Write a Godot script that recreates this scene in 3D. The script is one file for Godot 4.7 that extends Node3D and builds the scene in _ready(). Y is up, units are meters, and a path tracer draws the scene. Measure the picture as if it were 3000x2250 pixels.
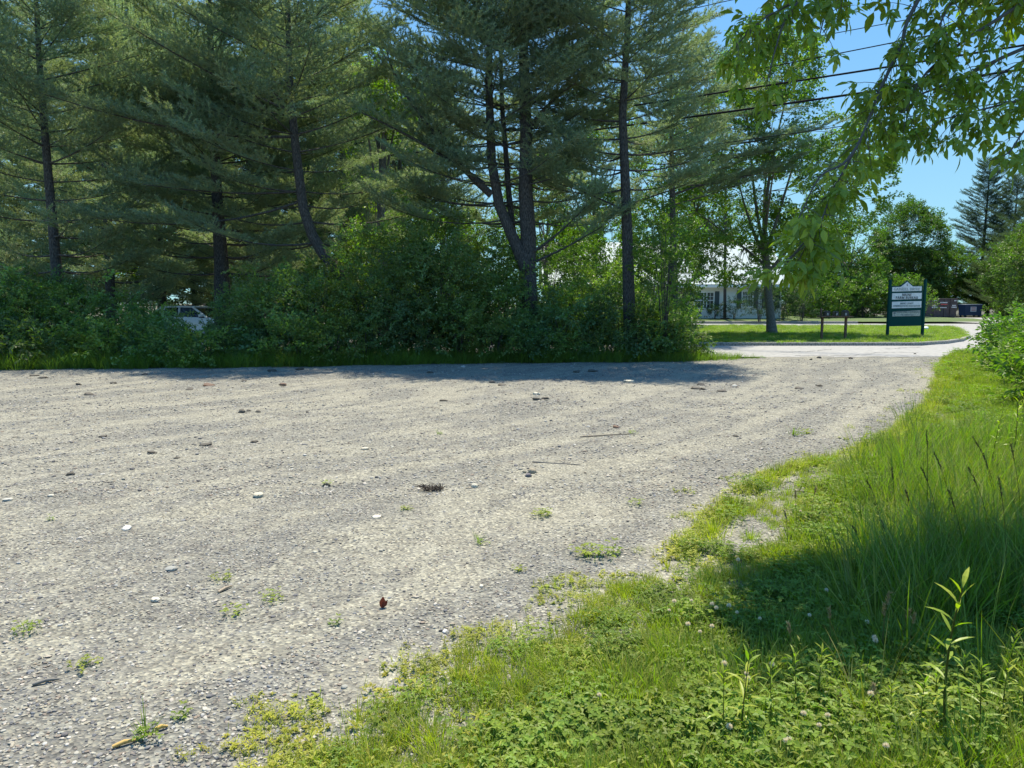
extends Node3D
# ---------------------------------------------------------------- camera model
const CAM_H := 1.6
const FPX := 2170.0            # focal length in photograph pixels (3000 x 2250)
const HORIZON := 888.0
var pitch := atan((1125.0 - HORIZON) / FPX)
var rng := RandomNumberGenerator.new()
var nz := FastNoiseLite.new()
var nz2 := FastNoiseLite.new()
var used := {}
var M := {}
var SP := {}
var edge_x := PackedFloat32Array()
var edge_d := PackedFloat32Array()
var tree_x := PackedFloat32Array()
var tree_d := PackedFloat32Array()

# ---------------------------------------------------------------- mesh builder
class MB:
	var v := PackedVector3Array()
	var n := PackedVector3Array()
	var c := PackedColorArray()
	var ix := PackedInt32Array()
	var uv := PackedVector2Array()
	func tri(a: Vector3, b: Vector3, d: Vector3, col := Color.WHITE) -> void:
		var k := v.size()
		v.append(a); v.append(b); v.append(d)
		c.append(col); c.append(col); c.append(col)
		ix.append(k); ix.append(k + 1); ix.append(k + 2)
	func quad(a: Vector3, b: Vector3, d: Vector3, e: Vector3, col := Color.WHITE) -> void:
		tri(a, b, d, col); tri(a, d, e, col)
	func box(lo: Vector3, hi: Vector3, col := Color.WHITE) -> void:
		var p := []
		for i in 8:
			p.append(Vector3(hi.x if i & 1 else lo.x, hi.y if i & 2 else lo.y, hi.z if i & 4 else lo.z))
		for f in [[0, 2, 3, 1], [4, 5, 7, 6], [0, 1, 5, 4], [2, 6, 7, 3], [0, 4, 6, 2], [1, 3, 7, 5]]:
			quad(p[f[0]], p[f[1]], p[f[2]], p[f[3]], col)
	# a box with chamfered edges: hull of three boxes sharing corners
	func cbox(lo: Vector3, hi: Vector3, b: float, col := Color.WHITE) -> void:
		var q := []
		for i in 8:
			var s := Vector3(1 if i & 1 else -1, 1 if i & 2 else -1, 1 if i & 4 else -1)
			var k := Vector3(hi.x if i & 1 else lo.x, hi.y if i & 2 else lo.y, hi.z if i & 4 else lo.z)
			q.append([k - Vector3(0, s.y, s.z) * b, k - Vector3(s.x, 0, s.z) * b, k - Vector3(s.x, s.y, 0) * b])
		for f in [[0, 4, 6, 2, 0], [1, 3, 7, 5, 0], [0, 1, 5, 4, 1], [2, 6, 7, 3, 1], [0, 2, 3, 1, 2], [4, 5, 7, 6, 2]]:
			quad(q[f[0]][f[4]], q[f[1]][f[4]], q[f[2]][f[4]], q[f[3]][f[4]], col)
		for e in [[0, 1, 1, 2], [2, 3, 1, 2], [4, 5, 1, 2], [6, 7, 1, 2], [0, 2, 0, 2], [1, 3, 0, 2], [4, 6, 0, 2], [5, 7, 0, 2], [0, 4, 0, 1], [1, 5, 0, 1], [2, 6, 0, 1], [3, 7, 0, 1]]:
			quad(q[e[0]][e[2]], q[e[1]][e[2]], q[e[1]][e[3]], q[e[0]][e[3]], col)
		for i in 8:
			tri(q[i][0], q[i][1], q[i][2], col)
	func tube(pts: Array, rad: Array, sides := 6, col := Color.WHITE, cap := true) -> void:
		var ref := Vector3.UP
		var k0 := v.size()
		for i in pts.size():
			var d: Vector3 = (pts[mini(i + 1, pts.size() - 1)] - pts[maxi(i - 1, 0)]).normalized()
			if absf(d.dot(ref)) > 0.95:
				ref = Vector3.RIGHT if absf(d.x) < 0.8 else Vector3.FORWARD
			var a := d.cross(ref).normalized()
			var b := d.cross(a).normalized()
			for s in sides:
				var t := TAU * s / sides
				var o := a * cos(t) + b * sin(t)
				v.append(pts[i] + o * rad[i]); n.append(o); c.append(col)
			if i > 0:
				for s in sides:
					var p := k0 + (i - 1) * sides + s
					var q := k0 + (i - 1) * sides + (s + 1) % sides
					ix.append(p); ix.append(p + sides); ix.append(q + sides)
					ix.append(p); ix.append(q + sides); ix.append(q)
		if cap:
			for e in [0, pts.size() - 1]:
				var k := v.size()
				var d2: Vector3 = (pts[1] - pts[0]) if e == 0 else (pts[e] - pts[e - 1])
				d2 = d2.normalized() * (-1.0 if e == 0 else 1.0)
				v.append(pts[e]); n.append(d2); c.append(col)
				for s in sides:
					v.append(v[k0 + e * sides + s]); n.append(d2); c.append(col)
				for s in sides:
					ix.append(k); ix.append(k + 1 + s); ix.append(k + 1 + (s + 1) % sides)
	func mesh() -> ArrayMesh:
		var a := []
		a.resize(Mesh.ARRAY_MAX)
		a[Mesh.ARRAY_VERTEX] = v
		if n.size() == v.size():
			a[Mesh.ARRAY_NORMAL] = n
		a[Mesh.ARRAY_COLOR] = c
		if uv.size() == v.size():
			a[Mesh.ARRAY_TEX_UV] = uv
			a[Mesh.ARRAY_TEX_UV2] = uv
		a[Mesh.ARRAY_INDEX] = ix
		var m := ArrayMesh.new()
		m.add_surface_from_arrays(Mesh.PRIMITIVE_TRIANGLES, a)
		return m

# ---------------------------------------------------------------- helpers
func rr(a: float, b: float) -> float: return rng.randf_range(a, b)
func rv() -> Vector3: return Vector3(rr(-1, 1), rr(-1, 1), rr(-1, 1))
func ray(px: float, py: float) -> Vector3:
	return Vector3((px - 1500.0) / FPX, -(py - 1125.0) / FPX, -1.0).rotated(Vector3.RIGHT, -pitch)
func gp(px: float, py: float, y := 0.0) -> Vector3:
	var r := ray(px, py)
	return Vector3(0, CAM_H, 0) + r * ((y - CAM_H) / r.y)
func atd(px: float, py: float, d: float) -> Vector3:
	var r := ray(px, py)
	return Vector3(0, CAM_H, 0) + r * (d / -r.z)
func lookup(xs: PackedFloat32Array, ys: PackedFloat32Array, x: float) -> float:
	var k := xs.size() - 1
	if x <= xs[0]:
		return ys[0] + (ys[1] - ys[0]) / (xs[1] - xs[0]) * (x - xs[0])
	if x >= xs[k]:
		return ys[k] + (ys[k] - ys[k - 1]) / (xs[k] - xs[k - 1]) * (x - xs[k])
	for i in k:
		if x <= xs[i + 1]:
			return lerpf(ys[i], ys[i + 1], (x - xs[i]) / (xs[i + 1] - xs[i]))
	return ys[k]
func xedge(d: float) -> float: return lookup(edge_d, edge_x, d)      # where the gravel ends and the verge begins
func dtree(x: float) -> float: return lookup(tree_x, tree_d, x)      # where the gravel ends under the trees
func droad(x: float) -> float:
	var t := maxf(0.0, 6.0 - x)
	return 24.95 + 0.5 * t * t / (t + 6.0)
func track(x: float, d: float, s: float) -> float:      # 0 coarse stones .. 1 fine sand, in uneven wheel tracks
	var w := s + nz2.get_noise_2d(x * .25, d * .25) * .8
	return clampf(.5 + nz.get_noise_2d(w * 1.9, d * .16 + 7.0) * .55 + nz.get_noise_2d(w * 5.2, d * .4 + 50.0) * .5 + nz2.get_noise_2d(x * 2.4, d * 2.4) * .4, 0, 1)
func gh(x: float, d: float) -> float:
	var s := xedge(clampf(d, 2.0, 24.0)) - x
	var h := nz.get_noise_2d(x * 0.5, d * 0.5) * 0.012 + nz.get_noise_2d(x * 2.2, d * 2.2) * 0.005
	if s > 0:
		h += 0.010 * sin(s * 3.4 + nz2.get_noise_2d(x * 0.4, d * 0.4) * 2.5) * clampf(s, 0, 1)
	else:
		h += clampf(-s / 3.0, 0, 1) * 0.10
	return h + 0.004
func numbered(called: String) -> String:
	var k: int = used.get(called, -1) + 1
	used[called] = k
	return called if k == 0 else "%s_%03d" % [called, k]
func meta(o: Node, label := "", category := "", group := "", kind := "") -> void:
	if label: o.set_meta("label", label)
	if category: o.set_meta("category", category)
	if group: o.set_meta("group", group)
	if kind: o.set_meta("kind", kind)
func thing(called: String, label: String, category: String, at := Vector3.ZERO, group := "", turn := 0.0) -> Node3D:
	var o := Node3D.new()
	o.name = numbered(called)
	add_child(o, true)
	o.position = at
	o.rotation.y = turn
	meta(o, label, category, group)
	return o
func part(parent: Node, called: String, m: Mesh, mat: Material, at := Vector3.ZERO, kind := "") -> MeshInstance3D:
	var o := MeshInstance3D.new()
	o.name = called
	o.mesh = m
	o.material_override = mat
	o.position = at
	parent.add_child(o, true)
	if kind: o.set_meta("kind", kind)
	return o
func struct(called: String, m: Mesh, mat: Material) -> MeshInstance3D:
	var o := part(self, called, m, mat)
	o.name = numbered(called)
	meta(o, "", "", "", "structure")
	return o
func scatter(parent: Node, called: String, m: Mesh, mat: Material, xf: Array, cols: Array, label := "", category := "") -> void:
	if xf.is_empty():
		return
	var mm := MultiMesh.new()
	mm.transform_format = MultiMesh.TRANSFORM_3D
	mm.use_colors = true
	mm.mesh = m
	mm.instance_count = xf.size()
	for i in xf.size():
		mm.set_instance_transform(i, xf[i])
		mm.set_instance_color(i, cols[i])
	var o := MultiMeshInstance3D.new()
	o.name = called
	o.multimesh = mm
	o.material_override = mat
	parent.add_child(o, true)
	meta(o, label, category, "", "stuff")
# a basis whose x axis points along dir and whose y axis is as far up as it can be, rolled
func aim(dir: Vector3, roll := 0.0, s := 1.0) -> Basis:
	var x := dir.normalized()
	var up := Vector3.UP if absf(x.y) < 0.97 else Vector3.RIGHT
	var z := x.cross(up).normalized()
	var y := z.cross(x).normalized()
	return Basis(x, y, z).rotated(x, roll) * Basis.from_scale(Vector3(s, s, s))
func bez(a: Vector3, b: Vector3, c: Vector3, k: int) -> Array:
	var out := []
	for i in k + 1:
		var t := float(i) / k
		out.append(a.lerp(b, t).lerp(b.lerp(c, t), t))
	return out
func taper(r0: float, r1: float, k: int) -> Array:
	var out := []
	for i in k + 1:
		out.append(lerpf(r0, r1, float(i) / k))
	return out
func poly(pts: PackedVector2Array, y: float) -> ArrayMesh:      # (x, depth) outline to a level sheet
	var b := MB.new()
	var t := Geometry2D.triangulate_polygon(pts)
	for i in range(0, t.size(), 3):
		b.tri(Vector3(pts[t[i]].x, y, -pts[t[i]].y), Vector3(pts[t[i + 1]].x, y, -pts[t[i + 1]].y), Vector3(pts[t[i + 2]].x, y, -pts[t[i + 2]].y))
	return b.mesh()
func tint(base: Color, spread: float) -> Color:
	var k := 1.0 + rr(-spread, spread)
	var w := rr(-spread, spread) * 0.4
	return Color(base.r * k * (1.0 + w), base.g * k, base.b * k * (1.0 - w))

# ---------------------------------------------------------------- materials
func lin(r: float, g: float, b: float) -> Color: return Color(r, g, b).linear_to_srgb()
func plain(r: float, g: float, b: float, rough := 0.8, metal := 0.0) -> StandardMaterial3D:
	var m := StandardMaterial3D.new()
	m.albedo_color = lin(r, g, b)
	m.roughness = rough
	m.metallic = metal
	return m
func vcol(rough := 0.8) -> StandardMaterial3D:
	var m := StandardMaterial3D.new()
	m.vertex_color_use_as_albedo = true
	m.roughness = rough
	return m
func leafy(back: Color, rough := 0.5) -> StandardMaterial3D:
	var m := vcol(rough)
	m.metallic_specular = 0.36
	m.backlight_enabled = true
	m.backlight = back
	return m
func noise_tex(type: int, freq: float, size: int, ramp: Array, seed_ := 1, normal := false, strength := 4.0, fractal := true, cell_value := false) -> NoiseTexture2D:
	var f := FastNoiseLite.new()
	f.noise_type = type
	f.frequency = freq
	f.seed = seed_
	f.fractal_type = FastNoiseLite.FRACTAL_FBM if fractal else FastNoiseLite.FRACTAL_NONE
	f.fractal_octaves = 4
	if type == FastNoiseLite.TYPE_CELLULAR:
		f.cellular_return_type = FastNoiseLite.RETURN_CELL_VALUE if cell_value else FastNoiseLite.RETURN_DISTANCE
		f.cellular_jitter = 1.0
	var t := NoiseTexture2D.new()
	t.width = size
	t.height = size
	t.seamless = true
	t.noise = f
	t.as_normal_map = normal
	t.bump_strength = strength
	if ramp:
		var g := Gradient.new()
		var offs := PackedFloat32Array()
		var cols := PackedColorArray()
		for r in ramp:
			offs.append(r[0]); cols.append(lin(r[1], r[2], r[3]))
		g.offsets = offs
		g.colors = cols
		t.color_ramp = g
	return t
func tri_tex(m: StandardMaterial3D, t: Texture2D, scale: float) -> StandardMaterial3D:
	m.albedo_texture = t
	m.uv1_triplanar = true
	m.uv1_world_triplanar = true
	m.uv1_scale = Vector3(scale, scale, scale)
	return m
func make_materials() -> void:
	var grit := noise_tex(FastNoiseLite.TYPE_CELLULAR, 0.075, 1024, [[0.0, .10, .10, .095], [0.2, .32, .31, .27], [0.35, .16, .165, .165], [0.5, .44, .43, .36], [0.65, .23, .23, .21], [0.8, .53, .52, .45], [0.9, .19, .19, .185], [1.0, .40, .385, .33]], 3, false, 1, false, true)
	var grit_n := noise_tex(FastNoiseLite.TYPE_CELLULAR, 0.075, 1024, [], 3, true, 7.0, false)
	var g := vcol(0.95)
	g.albedo_texture = grit
	g.uv1_scale = Vector3(.85, .85, 1)
	g.normal_enabled = true
	g.normal_texture = grit_n
	g.normal_scale = 1.3
	g.detail_enabled = true
	g.detail_blend_mode = BaseMaterial3D.BLEND_MODE_MUL
	g.detail_albedo = noise_tex(FastNoiseLite.TYPE_SIMPLEX_SMOOTH, 0.02, 512, [[0.0, .72, .71, .70], [0.5, .92, .91, .88], [1.0, 1, 1, 1]], 9)
	g.detail_uv_layer = BaseMaterial3D.DETAIL_UV_2
	g.uv2_scale = Vector3(0.31, 0.31, 1)
	M.gravel = g
	M.stone = vcol(0.85)
	M.soil = plain(1, 1, 1, 0.95)
	M.soil.albedo_texture = noise_tex(FastNoiseLite.TYPE_SIMPLEX_SMOOTH, 0.05, 512, [[0.25, .04, .05, .018], [0.5, .085, .08, .04], [0.75, .14, .13, .075]], 8)
	M.soil.uv1_scale = Vector3(.9, .9, 1)
	M.turf = tri_tex(plain(1, 1, 1, 0.95), noise_tex(FastNoiseLite.TYPE_SIMPLEX_SMOOTH, 0.035, 512, [[0.2, .035, .06, .014], [0.5, .065, .11, .024], [0.8, .11, .15, .04]], 12), 0.35)
	M.litter = tri_tex(plain(1, 1, 1, 0.95), noise_tex(FastNoiseLite.TYPE_SIMPLEX_SMOOTH, 0.05, 512, [[0.25, .03, .035, .015], [0.5, .06, .06, .03], [0.75, .10, .08, .045]], 14), 0.5)
	M.asphalt = tri_tex(plain(1, 1, 1, 0.9), noise_tex(FastNoiseLite.TYPE_SIMPLEX_SMOOTH, 0.02, 1024, [[0.15, .19, .19, .185], [0.45, .25, .25, .24], [0.6, .26, .26, .25], [0.85, .31, .305, .29]], 21), 0.18)
	M.crack = plain(.06, .06, .06, 0.95)
	M.kerb = tri_tex(plain(1, 1, 1, 0.9), noise_tex(FastNoiseLite.TYPE_SIMPLEX_SMOOTH, 0.03, 256, [[0.2, .12, .11, .10], [0.5, .26, .25, .22], [0.8, .36, .34, .30]], 22), 1.4)
	var bark := tri_tex(plain(1, 1, 1, 0.95), noise_tex(FastNoiseLite.TYPE_SIMPLEX_SMOOTH, 0.03, 512, [[0.25, .025, .022, .02], [0.5, .07, .062, .055], [0.8, .14, .125, .11]], 31), 1.0)
	bark.uv1_scale = Vector3(2.2, 0.5, 2.2)
	bark.normal_enabled = true
	bark.normal_texture = noise_tex(FastNoiseLite.TYPE_SIMPLEX_SMOOTH, 0.03, 512, [], 31, true, 9.0)
	M.bark = bark
	var bark2: StandardMaterial3D = bark.duplicate()
	bark2.albedo_texture = noise_tex(FastNoiseLite.TYPE_SIMPLEX_SMOOTH, 0.03, 512, [[0.25, .07, .065, .055], [0.5, .15, .14, .12], [0.8, .26, .25, .22]], 33)
	M.bark_grey = bark2
	M.twig = plain(.10, .085, .07, 0.9)
	M.needle = leafy(Color(.88, .95, .68), 0.5)
	M.leaf = leafy(Color(.82, 1.0, .35), 0.42)
	M.leaf_near = leafy(Color(.85, 1.0, .3), 0.38)
	M.grass = leafy(Color(.85, 1.0, .3), 0.5)
	M.dry = leafy(Color(.5, .5, .3), 0.7)
	M.petal = leafy(Color(1.0, .95, .85), 0.8)
	M.sign_green = plain(.010, .058, .052, 0.8)
	M.sign_green.metallic_specular = 0.2
	M.sign_white = tri_tex(plain(1, 1, 1, 0.6), noise_tex(FastNoiseLite.TYPE_SIMPLEX_SMOOTH, 0.02, 256, [[0.2, .60, .62, .63], [0.7, .72, .73, .73]], 41), 1.0)
	M.sign_worn = tri_tex(plain(1, 1, 1, 0.75), noise_tex(FastNoiseLite.TYPE_SIMPLEX_SMOOTH, 0.03, 256, [[0.2, .26, .25, .20], [0.5, .44, .43, .36], [0.8, .55, .54, .48]], 42), 2.5)
	M.ink = plain(.03, .04, .045, 0.7)
	M.ink_grey = plain(.16, .19, .19, 0.7)
	M.siding = plain(.72, .74, .68, 0.6)
	M.trim = plain(.76, .78, .76, 0.5)
	M.shutter = plain(.045, .075, .08, 0.55)
	M.pane = plain(.015, .02, .025, 0.06)
	M.roof = plain(.38, .45, .45, 0.7)
	M.dump_brown = tri_tex(plain(1, 1, 1, 0.6), noise_tex(FastNoiseLite.TYPE_SIMPLEX_SMOOTH, 0.02, 256, [[0.2, .035, .024, .022], [0.7, .06, .042, .038]], 44), 0.5)
	M.dump_blue = plain(.016, .035, .085, 0.5)
	M.lid = plain(.45, .47, .48, 0.5)
	M.black = plain(.014, .016, .02, 0.45)
	M.rubber = plain(.02, .02, .02, 0.85)
	M.mark = plain(.62, .62, .60, 0.7)
	M.red = plain(.45, .05, .04, 0.6)
	M.wood = tri_tex(plain(1, 1, 1, 0.9), noise_tex(FastNoiseLite.TYPE_SIMPLEX_SMOOTH, 0.03, 256, [[0.2, .10, .055, .035], [0.7, .20, .12, .08]], 45), 1.5)
	M.pole = tri_tex(plain(1, 1, 1, 0.9), noise_tex(FastNoiseLite.TYPE_SIMPLEX_SMOOTH, 0.03, 256, [[0.2, .03, .026, .022], [0.7, .08, .07, .06]], 46), 1.0)
	M.wire = plain(.018, .018, .02, 0.95)
	M.wire.metallic_specular = 0.1
	M.car_white = plain(.75, .76, .77, 0.25)
	M.car_white.clearcoat_enabled = true
	M.chrome = plain(.6, .6, .62, 0.25, 0.9)
	M.lamp_glass = plain(.55, .57, .6, 0.1)

# ---------------------------------------------------------------- foliage pieces
func leaf2(b: MB, p: Vector3, dir: Vector3, nrm: Vector3, ln: float, w: float, col: Color) -> void:   # kite folded on its midrib
	var s := dir.cross(nrm).normalized() * w * 0.5
	var up := nrm.normalized() * w * 0.16
	var m := p + dir * ln * 0.42
	var t := p + dir * ln - up * 1.2
	b.tri(p, m + s + up, t, col)
	b.tri(p, t, m - s + up, col)
func blade(b: MB, p: Vector3, dir: Vector3, side: Vector3, ln: float, w: float, bend: Vector3, col: Color, k := 3) -> void:
	var q := p
	var pw := w
	for i in k:
		var t := float(i + 1) / k
		var nx := p + dir * ln * t + bend * ln * t * t
		var nw := w * (1.0 - t * t) if i < k - 1 else 0.0
		if nw > 0.0:
			b.quad(q - side * pw * .5, nx - side * nw * .5, nx + side * nw * .5, q + side * pw * .5, col)
		else:
			b.tri(q - side * pw * .5, nx, q + side * pw * .5, col)
		q = nx
		pw = nw
func long_leaf(b: MB, p: Vector3, dir: Vector3, up: Vector3, ln: float, w: float, droop: float, col: Color, k := 4) -> void:   # a lance-shaped leaf, folded and arched
	var side := dir.cross(up).normalized()
	var prev := [p, p, p]
	var shape := [0.0, 0.75, 1.0, 0.7, 0.0] if k == 4 else [0.0, 1.0, 0.7, 0.0]
	for i in range(1, k + 1):
		var t := float(i) / k
		var c := p + dir * ln * t - Vector3.UP * droop * ln * t * t
		var h: float = shape[i] * w * 0.5
		var cur := [c + side * h + up * h * 0.35, c, c - side * h + up * h * 0.35]
		if i == 1:
			b.tri(p, cur[0], cur[1], col); b.tri(p, cur[1], cur[2], col)
		elif i == k:
			b.tri(prev[0], c, prev[1], col); b.tri(prev[1], c, prev[2], col)
		else:
			b.quad(prev[0], cur[0], cur[1], prev[1], col); b.quad(prev[1], cur[1], cur[2], prev[2], col)
		prev = cur
func spray_mesh(leaves: int, size: float, ln: float, w: float, seed_: int) -> ArrayMesh:     # a leafy shoot of about size metres along +x
	rng.seed = seed_
	var b := MB.new()
	var shoots := [[Vector3.ZERO, Vector3(1, 0.05, 0) * size]]
	for i in 4:
		var t := 0.2 + 0.18 * i
		var sgn := 1.0 if i % 2 else -1.0
		shoots.append([Vector3(size * t, 0, 0), Vector3(size * t + size * 0.38, rr(-.12, .18) * size, sgn * size * rr(.3, .5))])
	for s in shoots:
		var d: Vector3 = (s[1] - s[0]).normalized()
		var sd := d.cross(Vector3.UP).normalized() * 0.004
		b.quad(s[0] - sd, s[1] - sd * .4, s[1] + sd * .4, s[0] + sd, Color(.9, .8, .7))
	for i in leaves:
		var s: Array = shoots[i % shoots.size()]
		var t := rr(0.15, 1.0)
		var p: Vector3 = s[0].lerp(s[1], t)
		var d: Vector3 = (s[1] - s[0]).normalized()
		var out := (d * 0.5 + Vector3(rr(-.5, .7), rr(-.75, .35), rr(-1, 1))).normalized()
		var nr := (Vector3.UP + rv() * 0.75).normalized()
		nr = (nr - out * nr.dot(out)).normalized()
		leaf2(b, p + out * 0.02, out, nr, ln * rr(.65, 1.15), w * rr(.7, 1.1), tint(Color(1, 1, 1), 0.3))
	return b.mesh()
func bough_mesh(seed_: int, droopy := 0.0) -> ArrayMesh:            # a plume of white-pine needles about 0.9 m long
	rng.seed = seed_
	var b := MB.new()
	var shoots := []
	shoots.append([Vector3.ZERO, Vector3(.95, .1 - droopy, 0)])
	for i in 7:
		var t := 0.15 + 0.11 * i
		var sgn := 1.0 if i % 2 else -1.0
		var ln := rr(.26, .46) * (1.15 - 0.5 * t)
		shoots.append([Vector3(.95 * t, .1 * t, 0), Vector3(.95 * t + ln * .75, .1 * t + rr(.0, .16) - droopy * t, sgn * ln)])
	for s in shoots:
		var d: Vector3 = (s[1] - s[0]).normalized()
		for sd in [d.cross(Vector3.UP).normalized() * 0.006, Vector3.UP * 0.006]:
			b.quad(s[0] - sd, s[1] - sd * .5, s[1] + sd * .5, s[0] + sd, Color(1.25, .95, .8))
		var ln2: float = (s[1] - s[0]).length()
		var tufts := int(ln2 / 0.07)
		for k in tufts + 1:
			var t := lerpf(0.3, 1.0, float(k) / maxf(tufts, 1))
			var p: Vector3 = s[0].lerp(s[1], t)
			var col := tint(Color(1, 1, 1), 0.28)
			for q in 9:
				var dir := (d * rr(.5, 1.1) + Vector3.UP * rr(-.25, .55) + rv() * 0.75).normalized()
				var side := dir.cross(rv()).normalized() * rr(.006, .0095)
				b.tri(p - side, p + dir * rr(.08, .13), p + side, col)
	return b.mesh()
func tuft_mesh(blades: int, h0: float, h1: float, w: float, spread: float, seed_: int, lean := 0.5) -> ArrayMesh:
	rng.seed = seed_
	var b := MB.new()
	for i in blades:
		var a := rr(0, TAU)
		var o := Vector3(cos(a), 0, sin(a))
		var d := (Vector3.UP + o * rr(.05, lean)).normalized()
		var side := o.rotated(Vector3.UP, PI / 2 + rr(-.8, .8))
		blade(b, o * rr(0, spread), d, side, rr(h0, h1), w * rr(.7, 1.2), o * rr(.0, .45) - Vector3.UP * rr(0, .25), tint(Color(1, 1, 1), 0.25))
	return b.mesh()
func clover_mesh(n: int, spread: float, h: float, seed_: int) -> ArrayMesh:
	rng.seed = seed_
	var b := MB.new()
	for i in n:
		var p := Vector3(rr(-spread, spread), 0, rr(-spread, spread))
		var q := p + Vector3(rr(-.03, .03), h * rr(.4, 1.0), rr(-.03, .03))
		var col := tint(Color(1, 1, 1), 0.22)
		b.tri(p - Vector3(.0018, 0, 0), q, p + Vector3(.0018, 0, 0), col)
		var a := rr(0, TAU)
		var up := (Vector3.UP + rv() * 0.35).normalized()
		for k in 3:
			var d := Vector3(cos(a + k * TAU / 3), rr(-.2, .25), sin(a + k * TAU / 3)).normalized()
			leaf2(b, q, d, up, rr(.018, .028), .019, col)
	return b.mesh()
func rosette(b: MB, at: Vector3, n: int, ln: float, w: float, rise: float) -> void:
	var col := tint(Color(1, 1, 1), 0.25)
	for i in n:
		var a := TAU * i / n + rr(-.4, .4)
		var y := rr(0, rise)
		var d := Vector3(cos(a), rr(.15, .8), sin(a)).normalized()
		var up := (Vector3.UP - d * d.y).normalized()
		long_leaf(b, at + Vector3(0, y, 0), d, up, ln * rr(.6, 1.1), w * rr(.8, 1.2), rr(.1, .4), col * rr(.85, 1.1), 3)
func rosette_mesh(n: int, ln: float, w: float, rise: float, seed_: int) -> ArrayMesh:
	rng.seed = seed_
	var b := MB.new()
	rosette(b, Vector3.ZERO, n, ln, w, rise)
	return b.mesh()
func patch_mesh(n: int, ln: float, w: float, rise: float, seed_: int) -> ArrayMesh:     # several weed rosettes and a few blades
	rng.seed = seed_
	var b := MB.new()
	for i in n:
		rosette(b, Vector3(rr(-.11, .11), 0, rr(-.11, .11)), 6 + rng.randi() % 5, ln * rr(.6, 1.2), w, rise * rr(.4, 1.3))
	for i in 12:
		var a := rr(0, TAU)
		var o := Vector3(cos(a), 0, sin(a))
		blade(b, Vector3(rr(-.11, .11), 0, rr(-.11, .11)), (Vector3.UP + o * rr(.1, .8)).normalized(), o.rotated(Vector3.UP, PI / 2), rr(.05, .13), .005, o * rr(0, .4), tint(Color(1, 1, 1), .25))
	return b.mesh()
func pebble_mesh(seed_: int, jag := 0.16) -> ArrayMesh:
	rng.seed = seed_
	var b := MB.new()
	var rings := 4
	var seg := 7
	for r in rings + 1:
		var t := PI * r / rings
		for s in seg:
			var a := TAU * s / seg + r * 0.4
			var p := Vector3(sin(t) * cos(a), cos(t), sin(t) * sin(a)) * (1.0 + rr(-jag, jag))
			if r == 0 or r == rings:
				p = Vector3(0, cos(t), 0)
			b.v.append(p)
			b.n.append(p.normalized())
			b.c.append(Color.WHITE)
	for r in rings:
		for s in seg:
			var p := r * seg + s
			var q := r * seg + (s + 1) % seg
			b.ix.append_array([p, p + seg, q + seg])
			b.ix.append_array([p, q + seg, q])
	return b.mesh()
func compound_leaf(seed_: int, pairs: int) -> ArrayMesh:            # hanging compound leaf along +x with drooping pointed leaflets
	rng.seed = seed_
	var b := MB.new()
	var ln := 0.06 + 0.04 * pairs
	var stalk := bez(Vector3.ZERO, Vector3(ln * .5, .015, 0), Vector3(ln, -.01, 0), 3)
	for i in 3:
		b.quad(stalk[i] + Vector3(0, 0, .0016), stalk[i + 1] + Vector3(0, 0, .0012), stalk[i + 1] - Vector3(0, 0, .0012), stalk[i] - Vector3(0, 0, .0016), Color(1.1, .9, .6))
	for i in pairs:
		var t := 0.45 + 0.5 * i / maxf(pairs, 1)
		for sgn in [-1.0, 1.0]:
			var d := Vector3(rr(.45, .8), rr(-.35, .05), sgn * rr(.6, .95)).normalized()
			var up := (Vector3(0, 1, 0) + rv() * .4).normalized()
			up = (up - d * up.dot(d)).normalized()
			long_leaf(b, Vector3(ln * t, 0, 0), d, up, rr(.07, .115), rr(.026, .04), rr(.0, .35), tint(Color(1, 1, 1), 0.18))
	var d2 := Vector3(1, rr(-.3, .05), rr(-.2, .2)).normalized()
	long_leaf(b, Vector3(ln, -.01, 0), d2, (Vector3.UP - d2 * d2.y).normalized(), rr(.09, .13), rr(.034, .05), rr(.1, .4), tint(Color(1, 1, 1), 0.15))
	return b.mesh()
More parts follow.
